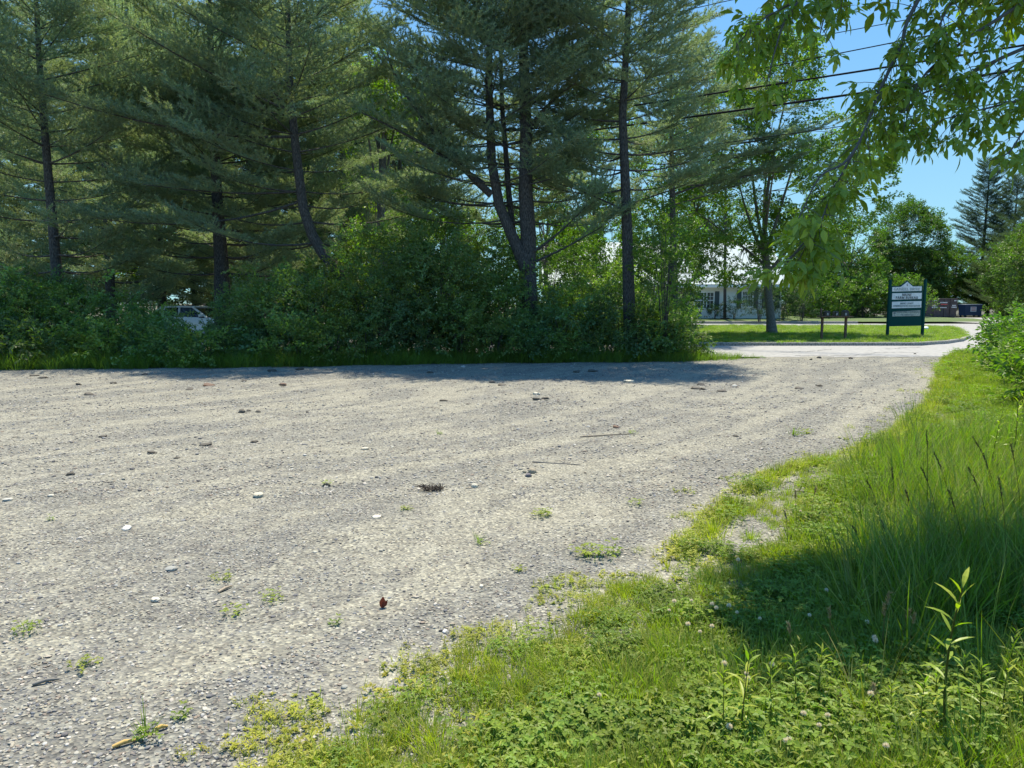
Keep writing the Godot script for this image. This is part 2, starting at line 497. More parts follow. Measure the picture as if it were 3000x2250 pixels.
func make_pieces() -> void:
	SP.bough = [bough_mesh(11), bough_mesh(12), bough_mesh(13, .12), bough_mesh(14, .05)]
	SP.spray = [spray_mesh(34, .55, .105, .075, 21), spray_mesh(38, .6, .11, .08, 22), spray_mesh(30, .5, .10, .07, 23)]      # tree leaves
	SP.bush = [spray_mesh(34, .42, .08, .048, 24), spray_mesh(38, .45, .085, .05, 25), spray_mesh(30, .4, .075, .046, 26)]
	SP.grass = [tuft_mesh(52, .05, .15, .005, .11, 31, .7), tuft_mesh(60, .06, .19, .005, .12, 32, .6), tuft_mesh(48, .05, .12, .006, .11, 33, .9)]
	SP.tall = [tuft_mesh(20, .35, .7, .0085, .14, 34, .4), tuft_mesh(22, .25, .55, .009, .16, 35, .55), tuft_mesh(18, .4, .8, .008, .13, 36, .38)]
	SP.clover = [clover_mesh(56, .13, .09, 41), clover_mesh(62, .14, .12, 42), clover_mesh(46, .12, .07, 43)]
	SP.weed = [patch_mesh(6, .05, .012, .05, 44), patch_mesh(7, .045, .009, .11, 45), patch_mesh(6, .055, .018, .03, 46)]
	SP.sprig = [rosette_mesh(9, .07, .02, .05, 47), rosette_mesh(13, .06, .016, .12, 48), rosette_mesh(7, .08, .03, .03, 49)]
	SP.blades = [tuft_mesh(16, .06, .15, .006, .05, 37), tuft_mesh(18, .08, .2, .006, .06, 38), tuft_mesh(14, .05, .12, .007, .05, 39, .9)]
	SP.trefoil = [clover_mesh(16, .08, .08, 45), clover_mesh(20, .10, .10, 46), clover_mesh(14, .07, .06, 47)]
	SP.pebble = [pebble_mesh(51), pebble_mesh(52, .34), pebble_mesh(53, .1)]
	SP.clod = [pebble_mesh(54, .4), pebble_mesh(55, .35)]
	SP.leaf = [compound_leaf(61, 2), compound_leaf(62, 1), compound_leaf(63, 2), compound_leaf(64, 1)]
func groups(n: int) -> Array:
	var a := []
	for i in n:
		a.append([[], []])
	return a

# ---------------------------------------------------------------- trees
# a white pine: trunk stems given as [points, radii]; limbs in whorls on the first stem; foliage boughs along them
func pine(o: Node3D, stems: Array, h0: float, top: float, reach: Array, col: Color, dens: float, seed_: int, extra := [], front := 1.0) -> void:
	rng.seed = seed_
	for s in stems:
		var b := MB.new()
		b.tube(s[0], s[1], 9)
		part(o, "trunk", b.mesh(), M.bark)
	var g := groups(SP.bough.size())
	var limbs := []
	for si in stems.size():
		var pts: Array = stems[si][0]
		var y: float = h0 if si == 0 else maxf(h0, pts[0].y + 1.2)
		while y < top:
			var t := (y - h0) / (top - h0)
			var p := point_at(pts, y)
			var a0 := rr(0, TAU)
			var cnt := 4 if stems.size() == 1 else 3
			for k in cnt:
				var a := a0 + TAU * k / cnt + rr(-.35, .35)
				var ln: float = lerpf(reach[0], reach[1], t / .45) if t < .45 else lerpf(reach[1], reach[2], (t - .45) / .55)
				ln *= rr(.65, 1.15)
				var dir := Vector3(cos(a), 0, sin(a))
				if dir.z > 0:
					if front < 1.0 and t < .3 and dir.z > .75:
						continue
					ln *= lerpf(1.0, front, dir.z)
				var rise := lerpf(.0, .55, t)
				limbs.append([p, p + dir * ln * .55 + Vector3.UP * ln * (rise - .10), p + dir * ln + Vector3.UP * ln * (rise + .12), lerpf(.032, .014, t) * rr(.8, 1.2), t])
			y += rr(.40, .62)
	for e in extra:
		limbs.append(e)
	for L in limbs:
		var pts2 := bez(L[0], L[1], L[2], 6)
		var b2 := MB.new()
		b2.tube(pts2, taper(L[3], L[3] * .25, 6), 5, Color.WHITE, false)
		part(o, "limb", b2.mesh(), M.bark)
		var ln3: float = (L[2] - L[0]).length()
		var nb := int(ln3 * 2.7 * dens * (L[5] if L.size() > 5 else 1.0) * (.75 if L[4] < .12 else 1.0)) + 2
		for i in nb:
			var u := 0.17 + 0.83 * float(i + 1) / nb if L[4] > .12 else 0.45 + 0.55 * float(i + 1) / nb
			var q := u * 6
			var k2 := mini(int(q), 5)
			var pos: Vector3 = pts2[k2].lerp(pts2[k2 + 1], q - k2)
			var d: Vector3 = (pts2[k2 + 1] - pts2[k2]).normalized()
			var sgn := 1.0 if i % 2 else -1.0
			var side := d.cross(Vector3.UP).normalized() * sgn
			var out := (d * rr(.5, 1.0) + side * rr(.3, .95) * (0.0 if i == nb - 1 else 1.0) + Vector3.UP * rr(-.05, .32)).normalized()
			var v: int = rng.randi() % g.size()
			g[v][0].append(Transform3D(aim(out, rr(-.35, .35), rr(.7, 1.2)), pos))
			g[v][1].append(tint(col, .2))
	for v in g.size():
		scatter(o, "needles", SP.bough[v], M.needle, g[v][0], g[v][1])
func point_at(pts: Array, y: float) -> Vector3:
	for i in pts.size() - 1:
		if pts[i + 1].y >= y:
			return pts[i].lerp(pts[i + 1], clampf((y - pts[i].y) / maxf(pts[i + 1].y - pts[i].y, .01), 0, 1))
	return pts[pts.size() - 1]
# a broad-leaved tree: main limbs rise from the trunk, leaf clusters fill the blobs (centre, radii, clusters) hung on the nearest limb
func broadleaf(o: Node3D, trunk: Array, rad: Array, limbs: Array, blobs: Array, kind: String, per: int, size: float, col: Color, seed_: int, bark: Material = null) -> void:
	rng.seed = seed_
	if bark == null:
		bark = M.bark_grey
	var b := MB.new()
	b.tube(trunk, rad, 9)
	part(o, "trunk", b.mesh(), bark)
	var nodes := []
	for L in limbs:
		var pts := bez(L[0], L[1], L[2], 6)
		var b1 := MB.new()
		b1.tube(pts, taper(L[3], L[3] * .3, 6), 6, Color.WHITE, false)
		part(o, "limb", b1.mesh(), bark)
		for i in range(2, 7):
			nodes.append(pts[i])
	if nodes.is_empty():
		nodes.append(trunk[trunk.size() - 1])
	var tw := MB.new()
	var sp: Array = SP[kind]
	var g := groups(sp.size())
	for B in blobs:
		for i in B[2]:
			var r := rv()
			while r.length() > 1.0:
				r = rv()
			r = r.normalized() * pow(r.length(), 0.45)
			var c: Vector3 = B[0] + r * B[1]
			var near: Vector3 = nodes[0]
			for q in nodes:
				if q.distance_squared_to(c) < near.distance_squared_to(c):
					near = q
			var mid: Vector3 = near.lerp(c, .5) + rv() * .15 + Vector3.UP * .15
			tw.tube(bez(near, mid, c, 3), taper(.022, .006, 3), 3, Color.WHITE, false)
			for k in per:
				var d: Vector3 = (r * .7 + rv() * .9 + Vector3.UP * .1).normalized()
				var v: int = rng.randi() % g.size()
				g[v][0].append(Transform3D(aim(d, rr(-.6, .6), rr(.75, 1.25) * size), c + rv() * .28 * size))
				g[v][1].append(tint(col, .22))
	part(o, "branchwork", tw.mesh(), bark, Vector3.ZERO, "stuff")
	for v in g.size():
		scatter(o, "leaves", sp[v], M.leaf, g[v][0], g[v][1])
func bush(o: Node3D, rx: float, h: float, n: int, col: Color, seed_: int, kind := "bush", size := 1.0) -> void:
	rng.seed = seed_
	var sp: Array = SP[kind]
	var g := groups(sp.size())
	var st := MB.new()
	var stems := 5 + int(h * 2)
	for i in stems:
		var a := rr(0, TAU)
		var e := Vector3(cos(a) * rx * rr(.2, .8), h * rr(.6, .95), sin(a) * rx * rr(.2, .8))
		st.tube(bez(Vector3(cos(a), 0, sin(a)) * .08, Vector3(e.x * .3, e.y * .6, e.z * .3), e, 4), taper(.018, .006, 4), 4, Color.WHITE, false)
	part(o, "stems", st.mesh(), M.bark, Vector3.ZERO, "stuff")
	for i in n:
		var a := rr(0, TAU)
		var y := pow(rr(0, 1), .8)
		var w := sqrt(maxf(0.0, 1.0 - pow(absf(y - .42) / .62, 2.2))) * rx * sqrt(rr(.12, 1.0))
		var p := Vector3(cos(a) * w, y * h * rr(.9, 1.06) + .05, sin(a) * w)
		var d := (Vector3(cos(a), 0, sin(a)) * rr(.3, 1.0) + Vector3.UP * rr(-.1, .9) + rv() * .5).normalized()
		var v: int = rng.randi() % g.size()
		g[v][0].append(Transform3D(aim(d, rr(-.7, .7), rr(.75, 1.25) * size), p))
		g[v][1].append(tint(col, .25))
	for v in g.size():
		scatter(o, "leaves", sp[v], M.leaf, g[v][0], g[v][1])

# ---------------------------------------------------------------- the scene
func _ready() -> void:
	# camera, sky, sun, exposure
	var cam := Camera3D.new()
	cam.name = "camera"
	cam.fov = rad_to_deg(2.0 * atan(1125.0 / FPX))
	cam.position = Vector3(0, CAM_H, 0)
	cam.rotation.x = -pitch
	cam.near = 0.05
	cam.far = 2000.0
	add_child(cam)
	cam.current = true
	var sky := ProceduralSkyMaterial.new()
	sky.sky_top_color = Color(0.305, 0.51, 0.742)
	sky.sky_horizon_color = Color(0.535, 0.70, 0.715)
	sky.sky_curve = 0.16
	sky.sky_energy_multiplier = 0.97
	sky.ground_bottom_color = Color(0.25, 0.27, 0.22)
	sky.ground_horizon_color = Color(0.5, 0.55, 0.5)
	sky.sun_angle_max = 12.0
	var env := Environment.new()
	env.background_mode = Environment.BG_SKY
	env.sky = Sky.new()
	env.sky.sky_material = sky
	env.tonemap_mode = Environment.TONE_MAPPER_LINEAR
	env.tonemap_exposure = 2.2
	env.sdfgi_enabled = true
	env.ssao_enabled = true
	env.ssil_enabled = true
	var we := WorldEnvironment.new()
	we.name = "world"
	we.environment = env
	add_child(we)
	var sun := DirectionalLight3D.new()
	sun.name = "sun"
	sun.light_energy = 1.4
	sun.light_color = Color(1.0, 0.955, 0.87)
	sun.light_angular_distance = 0.5
	sun.shadow_enabled = true
	add_child(sun)
	var el := deg_to_rad(67.0)
	var az := deg_to_rad(4.0)      # ahead of the camera, a little to the right
	var toward := Vector3(sin(az) * cos(el), sin(el), -cos(az) * cos(el))
	sun.look_at_from_position(toward * 50.0, Vector3.ZERO, Vector3.RIGHT)

	nz.seed = 5
	nz.frequency = 0.5
	nz2.seed = 6
	nz2.frequency = 0.35
	for p in [[760, 2224], [1000, 2034], [1220, 1925], [1490, 1817], [1736, 1722], [1870, 1655], [2007, 1533], [2115, 1438], [2278, 1370], [2440, 1336], [2577, 1275], [2700, 1180], [2750, 1071], [2780, 1045]]:
		var q := gp(p[0], p[1])
		edge_d.append(-q.z); edge_x.append(q.x)
	for p in [[-400, 1088], [0, 1085], [600, 1080], [1100, 1072], [1500, 1065], [1900, 1062], [2150, 1057], [2240, 1050], [2290, 1046]]:
		var q := gp(p[0], p[1])
		tree_x.append(q.x); tree_d.append(-q.z)
	make_materials()
	make_pieces()
	build_ground()
	build_house()
	build_street()
	build_car()
	build_pines()
	build_far_trees()
	build_thicket()
	build_overhang()
	build_gravel()
	build_verge()
	build_plants()

# ---------------------------------------------------------------- ground, roads
func build_ground() -> void:
	var b := MB.new()
	b.quad(Vector3(-900, -.04, 60), Vector3(-900, -.04, -1500), Vector3(900, -.04, -1500), Vector3(900, -.04, 60))
	struct("ground", b.mesh(), M.litter)
	# the gravel lot and the soil of the verge share one grid of heights
	var lot := MB.new()
	var verge := MB.new()
	var st := 0.16
	var nx := 300
	var nd := 138
	var hs := PackedFloat32Array()
	var cs := PackedColorArray()
	for j in nd + 1:
		var d := 0.4 + j * st
		var xe := xedge(clampf(d, 2.0, 24.0))
		for i in nx + 1:
			var x := -30.0 + i * st
			hs.append(gh(x, d))
			var s := xe - x
			var band := track(x, d, s)
			var patch := nz.get_noise_2d(x * .9 + 40, d * .9) * .5 + .5
			var k := smoothstep(.22, .8, band + (patch - .5) * .3)
			cs.append(Color(.58, .585, .58).lerp(Color(.84, .83, .76), k))
	for part_ in 2:
		var t: MB = lot if part_ == 0 else verge
		var remap := PackedInt32Array()
		remap.resize((nx + 1) * (nd + 1))
		remap.fill(-1)
		for j in nd:
			var d := 0.4 + (j + .5) * st
			var xe := xedge(clampf(d, 2.0, 24.0)) + 1.3
			for i in nx:
				var x := -30.0 + (i + .5) * st
				if (x < xe) != (part_ == 0):
					continue
				if part_ == 0 and (d > dtree(x) + .3 and x < 7.6 or d > 22.2):
					continue
				if part_ == 1 and (x > xe + 9.0 or d > 22.4):
					continue
				var quad := []
				for c in [[0, 0], [0, 1], [1, 1], [1, 0]]:
					var id: int = (j + c[1]) * (nx + 1) + i + c[0]
					if remap[id] < 0:
						remap[id] = t.v.size()
						var ii: int = i + c[0]
						var jj: int = j + c[1]
						t.v.append(Vector3(-30.0 + ii * st, hs[id], -(0.4 + jj * st)))
						var e := 0.08
						t.n.append(Vector3(hs[jj * (nx + 1) + maxi(ii - 1, 0)] - hs[jj * (nx + 1) + mini(ii + 1, nx)], 2 * st, hs[mini(jj + 1, nd) * (nx + 1) + ii] - hs[maxi(jj - 1, 0) * (nx + 1) + ii]).normalized())
						t.c.append(cs[id])
						t.uv.append(Vector2(-30.0 + ii * st, 0.4 + jj * st))
					quad.append(remap[id])
				t.ix.append_array([quad[0], quad[1], quad[2], quad[0], quad[2], quad[3]])
	struct("gravel_lot", lot.mesh(), M.gravel)
	struct("verge", verge.mesh(), M.soil)
	# the paved road crossing behind the lot and bending away to the left
	var r := MB.new()
	var xs := []
	for i in 61:
		xs.append(-34.0 + i * 1.4)
	for i in 60:
		var x0: float = xs[i]
		var x1: float = xs[i + 1]
		r.quad(Vector3(x0, .006, -droad(x0) + 2.9), Vector3(x0, .006, -droad(x0) - 2.9), Vector3(x1, .006, -droad(x1) - 2.9), Vector3(x1, .006, -droad(x1) + 2.9))
	struct("road", r.mesh(), M.asphalt)
	# the driveway to the right of the lawn and the parking strip before the house
	var left := []
	for p in [[2700, 1013], [2770, 1007], [2815, 1000], [2838, 990], [2825, 977], [2798, 962]]:
		var q := gp(p[0], p[1])
		left.append(Vector2(q.x, -q.z))
	var drive := PackedVector2Array([Vector2(left[0].x - .5, 27.6)])
	for q in left:
		drive.append(q)
	drive.append_array([Vector2(26, 49.9), Vector2(27, 58.2), Vector2(38, 72), Vector2(42, 81.5), Vector2(72, 84), Vector2(60, 60), Vector2(36, 40), Vector2(27, 27.6)])
	struct("driveway", poly(drive, .002), M.asphalt)
	struct("parking_strip", poly(PackedVector2Array([Vector2(-10, 49.9), Vector2(27.5, 49.9), Vector2(28.5, 57.9), Vector2(-10, 57.9)]), .010), M.asphalt)
	# lawn island with its kerb
	var isl := PackedVector2Array()
	for i in 16:
		var x: float = -8.0 + i * (left[0].x + 8.0 - .3) / 15.0
		isl.append(Vector2(x, droad(x) + 3.05))
	for k in range(1, left.size()):
		isl.append(left[k])
	isl.append_array([Vector2(25.5, 49.8), Vector2(-8, 49.8)])
	struct("lawn", poly(isl, .10), M.turf)
	var kl := []
	for i in isl.size() - 2:
		kl.append(isl[i])
	var kb := kerb_mesh(kl, .13, .16)
	var ko := struct("kerb", kb, M.kerb)
	struct("kerb", kerb_mesh([Vector2(25.5, 49.75), Vector2(-8, 49.75)], .11, .12), M.kerb)
	struct("kerb", kerb_mesh([Vector2(27, 58.1), Vector2(20, 57.9), Vector2(12, 57.8), Vector2(6, 57.9), Vector2(-6, 58.3)], .2, .25), M.kerb)
	# house lawn rising behind the far kerb
	var hl := MB.new()
	var rows := [[58.0, .16], [59.5, .26], [61.2, .35], [78.0, .35], [78.0, -.1]]
	for i in 4:
		hl.quad(Vector3(-6, rows[i][1], -rows[i][0]), Vector3(-6, rows[i + 1][1], -rows[i + 1][0]), Vector3(38, rows[i + 1][1], -rows[i + 1][0]), Vector3(38, rows[i][1], -rows[i][0]))
	struct("lawn", hl.mesh(), M.turf)
	# cracks in the driveway
	rng.seed = 77
	for c in [[[2842, 946], [2880, 953], [2905, 951]], [[2812, 972], [2870, 974], [2930, 970]], [[2600, 1024], [2640, 1020], [2700, 1018]], [[2330, 1043], [2450, 1042], [2560, 1041]], [[2290, 1033], [2380, 1030], [2440, 1024]], [[2540, 1036], [2600, 1033], [2690, 1034]]]:
		var cm := MB.new()
		for i in c.size() - 1:
			var p0 := gp(c[i][0], c[i][1])
			var p1 := gp(c[i + 1][0], c[i + 1][1])
			for k in 6:
				var a := p0.lerp(p1, k / 6.0) + Vector3(0, .012, rr(-.12, .12))
				var e := p0.lerp(p1, (k + 1) / 6.0) + Vector3(0, .012, rr(-.12, .12))
				a.y = .012; e.y = .012
				cm.quad(a, a + Vector3(0, 0, -.06), e + Vector3(0, 0, -.06), e)
		struct("crack", cm.mesh(), M.crack)
	# grass on the lawns
	rng.seed = 78
	var g := groups(3)
	for i in 5500:
		var x := rr(2, 28)
		var d := rr(droad(x) + 3.1, 49.6)
		if not Geometry2D.is_point_in_polygon(Vector2(x, d), isl):
			continue
		var v: int = i % 3
		g[v][0].append(Transform3D(Basis.from_euler(Vector3(0, rr(0, TAU), 0)).scaled(Vector3.ONE * rr(.9, 1.8) * Vector3(1.3, .7, 1.3)), Vector3(x, .10, -d)))
		g[v][1].append(tint(Color(.26, .33, .06), .3))
	var gr := Node3D.new()
	gr.name = "lawn_grass"
	add_child(gr)
	meta(gr, "short mown grass of the lawn around the mailboxes and green sign", "grass", "", "stuff")
	for v in 3:
		scatter(gr, "grass", SP.grass[v], M.grass, g[v][0], g[v][1])
func kerb_mesh(line: Array, h: float, w: float) -> ArrayMesh:
	var b := MB.new()
	var prev := []
	for i in line.size():
		var d: Vector2 = (line[mini(i + 1, line.size() - 1)] - line[maxi(i - 1, 0)]).normalized()
		var s := Vector2(d.y, -d.x) * w * .5
		var p: Vector2 = line[i]
		var row := []
		for q in [[1.0, -.05], [1.0, h - .03], [.75, h], [-.75, h], [-1.0, h - .03], [-1.0, -.05]]:
			var e: Vector2 = p + s * q[0]
			row.append(Vector3(e.x, q[1], -e.y))
		if prev:
			for k in 5:
				b.quad(prev[k], prev[k + 1], row[k + 1], row[k])
		prev = row
	return b.mesh()

# ---------------------------------------------------------------- house
func build_house() -> void:
	var d := 61.6
	var gy := .35
	var o := thing("house", "long pale clapboard house with light metal roof and dark shutters", "house", Vector3(0, gy, -d))
	var xw := (2016.0 - 1500) / FPX * d          # corner of the front wall
	var x1 := xw + 7.6
	var x0 := 3.0
	var eave := 3.0
	var w := MB.new()
	w.box(Vector3(xw, 0, -9), Vector3(x1, eave, -.06))
	w.box(Vector3(x0, 0, -9.002), Vector3(xw, eave, -2.2))
	part(o, "wall", w.mesh(), M.siding)
	# openings of the front wall: window [x0, x1, y0, y1]
	var pxm := FPX / d
	var fx := func(px: float) -> float: return (px - 1500.0) / pxm
	var fy := func(py: float) -> float: return CAM_H - (py - HORIZON) / pxm - gy
	var holes := [[fx.call(2032), fx.call(2086), fy.call(902), fy.call(858)], [fx.call(2171), fx.call(2199), fy.call(898), fy.call(855)], [fx.call(2244), fx.call(2262), fy.call(898), fy.call(855)]]
	var sd := MB.new()
	var n := 26
	for i in n:
		var y0 := eave * i / n
		var y1 := eave * (i + 1) / n
		var segs := [[xw + .1, x1 - .1]]
		for h in holes:
			if y1 > h[2] - .08 and y0 < h[3] + .08:
				var out := []
				for s in segs:
					if h[1] < s[0] or h[0] > s[1]:
						out.append(s)
					else:
						out.append([s[0], h[0] - .08]); out.append([h[1] + .08, s[1]])
				segs = out
		for s in segs:
			sd.quad(Vector3(s[0], y0, .0), Vector3(s[0], y1, -.03), Vector3(s[1], y1, -.03), Vector3(s[1], y0, .0))
			sd.quad(Vector3(s[0], y0, -.035), Vector3(s[0], y0, .0), Vector3(s[1], y0, .0), Vector3(s[1], y0, -.035))
	part(o, "siding", sd.mesh(), M.siding, Vector3.ZERO, "stuff")
	for cx in [xw, x1 - .12]:
		var c := MB.new()
		c.cbox(Vector3(cx, 0, -.08), Vector3(cx + .12, eave, .03), .01)
		part(o, "corner_board", c.mesh(), M.trim)
	for wi in holes.size():
		var h: Array = holes[wi]
		var win := MB.new()
		win.quad(Vector3(h[0], h[2], -.04), Vector3(h[0], h[3], -.04), Vector3(h[1], h[3], -.04), Vector3(h[1], h[2], -.04))
		var po := part(o, "window", win.mesh(), M.pane)
		var fr := MB.new()
		for r in [[h[0] - .09, h[1] + .09, h[3], h[3] + .1], [h[0] - .09, h[1] + .09, h[2] - .1, h[2]], [h[0] - .09, h[0], h[2], h[3]], [h[1], h[1] + .09, h[2], h[3]]]:
			fr.cbox(Vector3(r[0], r[2], -.05), Vector3(r[1], r[3], .045), .01)
		if wi == 0:
			for px in [2058.0, 2067.0]:
				var x: float = fx.call(px)
				fr.cbox(Vector3(x - .035, h[2], -.05), Vector3(x + .035, h[3], .02), .008)
		var my: float = (h[2] + h[3]) * .5
		fr.cbox(Vector3(h[0], my - .03, -.05), Vector3(h[1], my + .03, .01), .008)
		part(po, "frame", fr.mesh(), M.trim)
		var mu := MB.new()
		for k in range(1, 4):
			var y: float = lerpf(h[2], h[3], k / 4.0)
			if k != 2:
				mu.box(Vector3(h[0], y - .012, -.045), Vector3(h[1], y + .012, -.02))
		for k in range(1, 6):
			var x: float = lerpf(h[0], h[1], k / 6.0)
			mu.box(Vector3(x - .012, h[2], -.046), Vector3(x + .012, h[3], -.021))
		part(po, "muntins", mu.mesh(), M.trim)
		var sw: float = .36
		var sides := [h[0] - .09 - sw - .03, h[1] + .12]
		for sx in sides:
			var sh := MB.new()
			sh.cbox(Vector3(sx, h[2] - .14, .0), Vector3(sx + sw, h[3] + .12, .05), .012)
			for k in 14:
				var y: float = lerpf(h[2] - .05, h[3], k / 14.0)
				sh.box(Vector3(sx + .05, y, .045), Vector3(sx + sw - .05, y + .045, .058))
			part(o, "shutter", sh.mesh(), M.shutter)
	# roof
	var ridge := 6.45
	var over := .45
	var slope := (ridge - eave) / 4.5
	var rf := MB.new()
	var ey := eave - over * slope + .12
	for s in [1, -1]:
		var ze: float = -4.5 + s * (4.5 + over)
		rf.quad(Vector3(x0 - .5, ey, ze), Vector3(x0 - .5, ridge + .12, -4.5), Vector3(x1 + .5, ridge + .12, -4.5), Vector3(x1 + .5, ey, ze))
		rf.quad(Vector3(x0 - .5, ey - .06, ze), Vector3(x0 - .5, ridge + .02, -4.5), Vector3(x1 + .5, ridge + .02, -4.5), Vector3(x1 + .5, ey - .06, ze))
	var ro := part(o, "roof", rf.mesh(), M.roof)
	var seam := MB.new()
	var L := Vector2(4.5 + over, ridge + .12 - ey).length()
	seam.box(Vector3(-.02, 0, 0), Vector3(.02, .035, L))
	var sm := seam.mesh()
	var k := 0
	var x := x0
	while x < x1:
		var so := part(ro, "seam", sm, M.roof, Vector3(x, ridge + .12, -4.5))
		so.rotation.x = atan2(ridge + .12 - ey, 4.5 + over)
		x += .46
	var fa := MB.new()
	fa.cbox(Vector3(x0 - .5, ey - .26, over - .03), Vector3(x1 + .5, ey - .05, over + .02), .008)
	part(o, "fascia", fa.mesh(), M.trim)
	var so2 := MB.new()
	so2.box(Vector3(x0 - .5, ey - .24, -.02), Vector3(x1 + .5, ey - .2, over - .035))
	part(o, "soffit", so2.mesh(), M.trim)
	for gx in [x0, x1]:
		var gb := MB.new()
		gb.tri(Vector3(gx, eave, 0), Vector3(gx, ridge, -4.5), Vector3(gx, eave, -9))
		part(o, "gable", gb.mesh(), M.siding)
	var porch := MB.new()
	porch.cbox(Vector3(x0, 0, -2.2), Vector3(xw - .02, .25, .3), .02)
	part(o, "porch_floor", porch.mesh(), M.kerb)
	for px in [x0 + .2, 6.0, 9.0, 11.7]:
		var c := MB.new()
		c.cbox(Vector3(px, .25, .0), Vector3(px + .14, eave - .1, .14), .012)
		part(o, "porch_post", c.mesh(), M.trim)
	# timber edge and plants before the wall
	var tb := thing("garden_timber", "weathered timber edge lying on the grass before the porch", "timber", Vector3(13.6, .24, -59.6))
	var tm := MB.new()
	tm.cbox(Vector3(-.95, 0, -.12), Vector3(.95, .22, .12), .03)
	part(tb, "beam", tm.mesh(), M.kerb)
	for s in [[2148, 59.8, .55, 1.5, "slender dark shrub against the house wall beside the pole", .02], [2090, 60.4, .45, .9, "low dark shrub under the house window by the pole", .02]]:
		var pb := thing("foundation_shrub", s[4], "shrub", Vector3((s[0] - 1500.0) / FPX * s[1], .3, -s[1]))
		bush(pb, s[2], s[3], 45, Color(.03, .065, .03), int(s[0]), "bush", 1.1)

# ---------------------------------------------------------------- street furniture
func text(parent: Node, s: String, at: Vector3, h: float, width: float, mat: Material, serif := false, bold := false) -> void:
	var t := TextMesh.new()
	var f := SystemFont.new()
	f.font_names = PackedStringArray(["Droid Serif" if serif else "Droid Sans"])
	f.font_weight = 700 if bold else 400
	t.font = f
	t.text = s
	t.font_size = 64
	t.pixel_size = h / 46.0
	t.depth = 0.006
	var o := part(parent, "lettering", t, mat, at)
	var got := t.get_aabb().size.x
	if got > 0:
		o.scale.x = width / got
func build_street() -> void:
	# the green sign
	var d := 34.0
	var base := atd(2652, 990, d)
	base.y = .10
	var o := thing("sign_board", "green wooden sign on two posts with four pale name panels", "sign", base, "", deg_to_rad(3))
	var k := d / FPX                      # metres per photograph pixel at the sign
	for s in [[-54.5, 164.0], [50.5, 166.0]]:
		var pm := MB.new()
		var hw := .045 / 1.0
		var r := .07
		var pts := [Vector3.ZERO, Vector3(0, s[1] * k * .97, 0), Vector3(0, s[1] * k * .99, 0), Vector3(0, s[1] * k, 0)]
		pm.tube(pts, [r, r, r * .75, r * .3], 12)
		part(o, "post", pm.mesh(), M.sign_green, Vector3(s[0] * k, 0, 0))
	# crop scale: the 150 x 190 px zoom shows 8.73 px per photo px; x from sign centre, y up from the post foot
	var cx := func(u: float) -> float: return ((2580 + u / 8.733) - 2652) * k
	var cy := func(v: float) -> float: return (990 - (810 + v / 8.733)) * k
	var panel := func(pts: Array, z0: float, z1: float) -> ArrayMesh:
		var p2 := PackedVector2Array()
		for p in pts:
			p2.append(Vector2(cx.call(p[0]), cy.call(p[1])))
		var b := MB.new()
		var t := Geometry2D.triangulate_polygon(p2)
		for i in range(0, t.size(), 3):
			for z in [z0, z1]:
				b.tri(Vector3(p2[t[i]].x, p2[t[i]].y, z), Vector3(p2[t[i + 1]].x, p2[t[i + 1]].y, z), Vector3(p2[t[i + 2]].x, p2[t[i + 2]].y, z))
		for i in p2.size():
			var a := p2[i]
			var e := p2[(i + 1) % p2.size()]
			b.quad(Vector3(a.x, a.y, z0), Vector3(e.x, e.y, z0), Vector3(e.x, e.y, z1), Vector3(a.x, a.y, z1))
		return b.mesh()
	part(o, "board", panel.call([[185, 300], [410, 300], [590, 165], [755, 295], [1010, 290], [1030, 1310], [195, 1325]], -.03, .02), M.sign_green)
	var plates := [[[[205, 335], [430, 325], [590, 198], [745, 318], [975, 312], [975, 428], [208, 445]], M.sign_white],
		[[[212, 488], [985, 476], [987, 630], [215, 648]], M.sign_white],
		[[[220, 702], [990, 684], [992, 850], [224, 868]], M.sign_white],
		[[[245, 958], [972, 915], [976, 1060], [248, 1075]], M.sign_worn]]
	var words := [[["4", 588, 275, 60, 40, true, M.ink, false], ["GABRIEL DRIVE", 592, 385, 66, 680, true, M.ink_grey, false]],
		[["MAINE", 597, 526, 62, 240, false, M.ink, true], ["FARM BUREAU", 600, 600, 62, 570, false, M.ink, true]],
		[["MAINE COUNTY", 605, 745, 46, 345, false, M.ink_grey, true], ["COMMISSIONERS ASSOCIATION", 607, 808, 46, 705, false, M.ink_grey, true]],
		[["FARM FAMILY INSURANCE", 660, 958, 46, 600, false, M.ink_grey, true]]]
	for i in 4:
		var pl := part(o, "name_panel", panel.call(plates[i][0], .021, .032), plates[i][1])
		if i == 3:
			pl.set_meta("label", "weathered peeling name panel")
		for t in words[i]:
			text(pl, t[0], Vector3(cx.call(t[1]), cy.call(t[2]), .036), t[3] * k / 8.733 * 1.0, t[4] * k / 8.733, t[6], t[5], t[7])
		if i == 3:
			var em := MB.new()      # tree emblem and a worn-off second line
			for q in [[278, 965, 332, 1000], [300, 1000, 312, 1062], [290, 985, 320, 1012], [480, 1022, 540, 1046], [560, 1022, 690, 1046], [710, 1022, 800, 1046]]:
				em.box(Vector3(cx.call(q[0]), cy.call(q[3]), .033), Vector3(cx.call(q[2]), cy.call(q[1]), .036))
			part(pl, "emblem", em.mesh(), M.ink_grey, Vector3.ZERO, "stuff")
	# three mailboxes on a rail
	var md := 30.8
	var mk := md / FPX
	var mb := thing("mailbox_rail", "reddish wooden two post rail carrying three dark mailboxes", "rail", Vector3((2440 - 1500) * mk, .10, -md))
	for px in [2406.0, 2475.0]:
		var p := MB.new()
		p.cbox(Vector3(-.045, 0, -.045), Vector3(.045, .93, .045), .008)
		part(mb, "post", p.mesh(), M.wood, Vector3((px - 2440) * mk, 0, 0))
	var rl := MB.new()
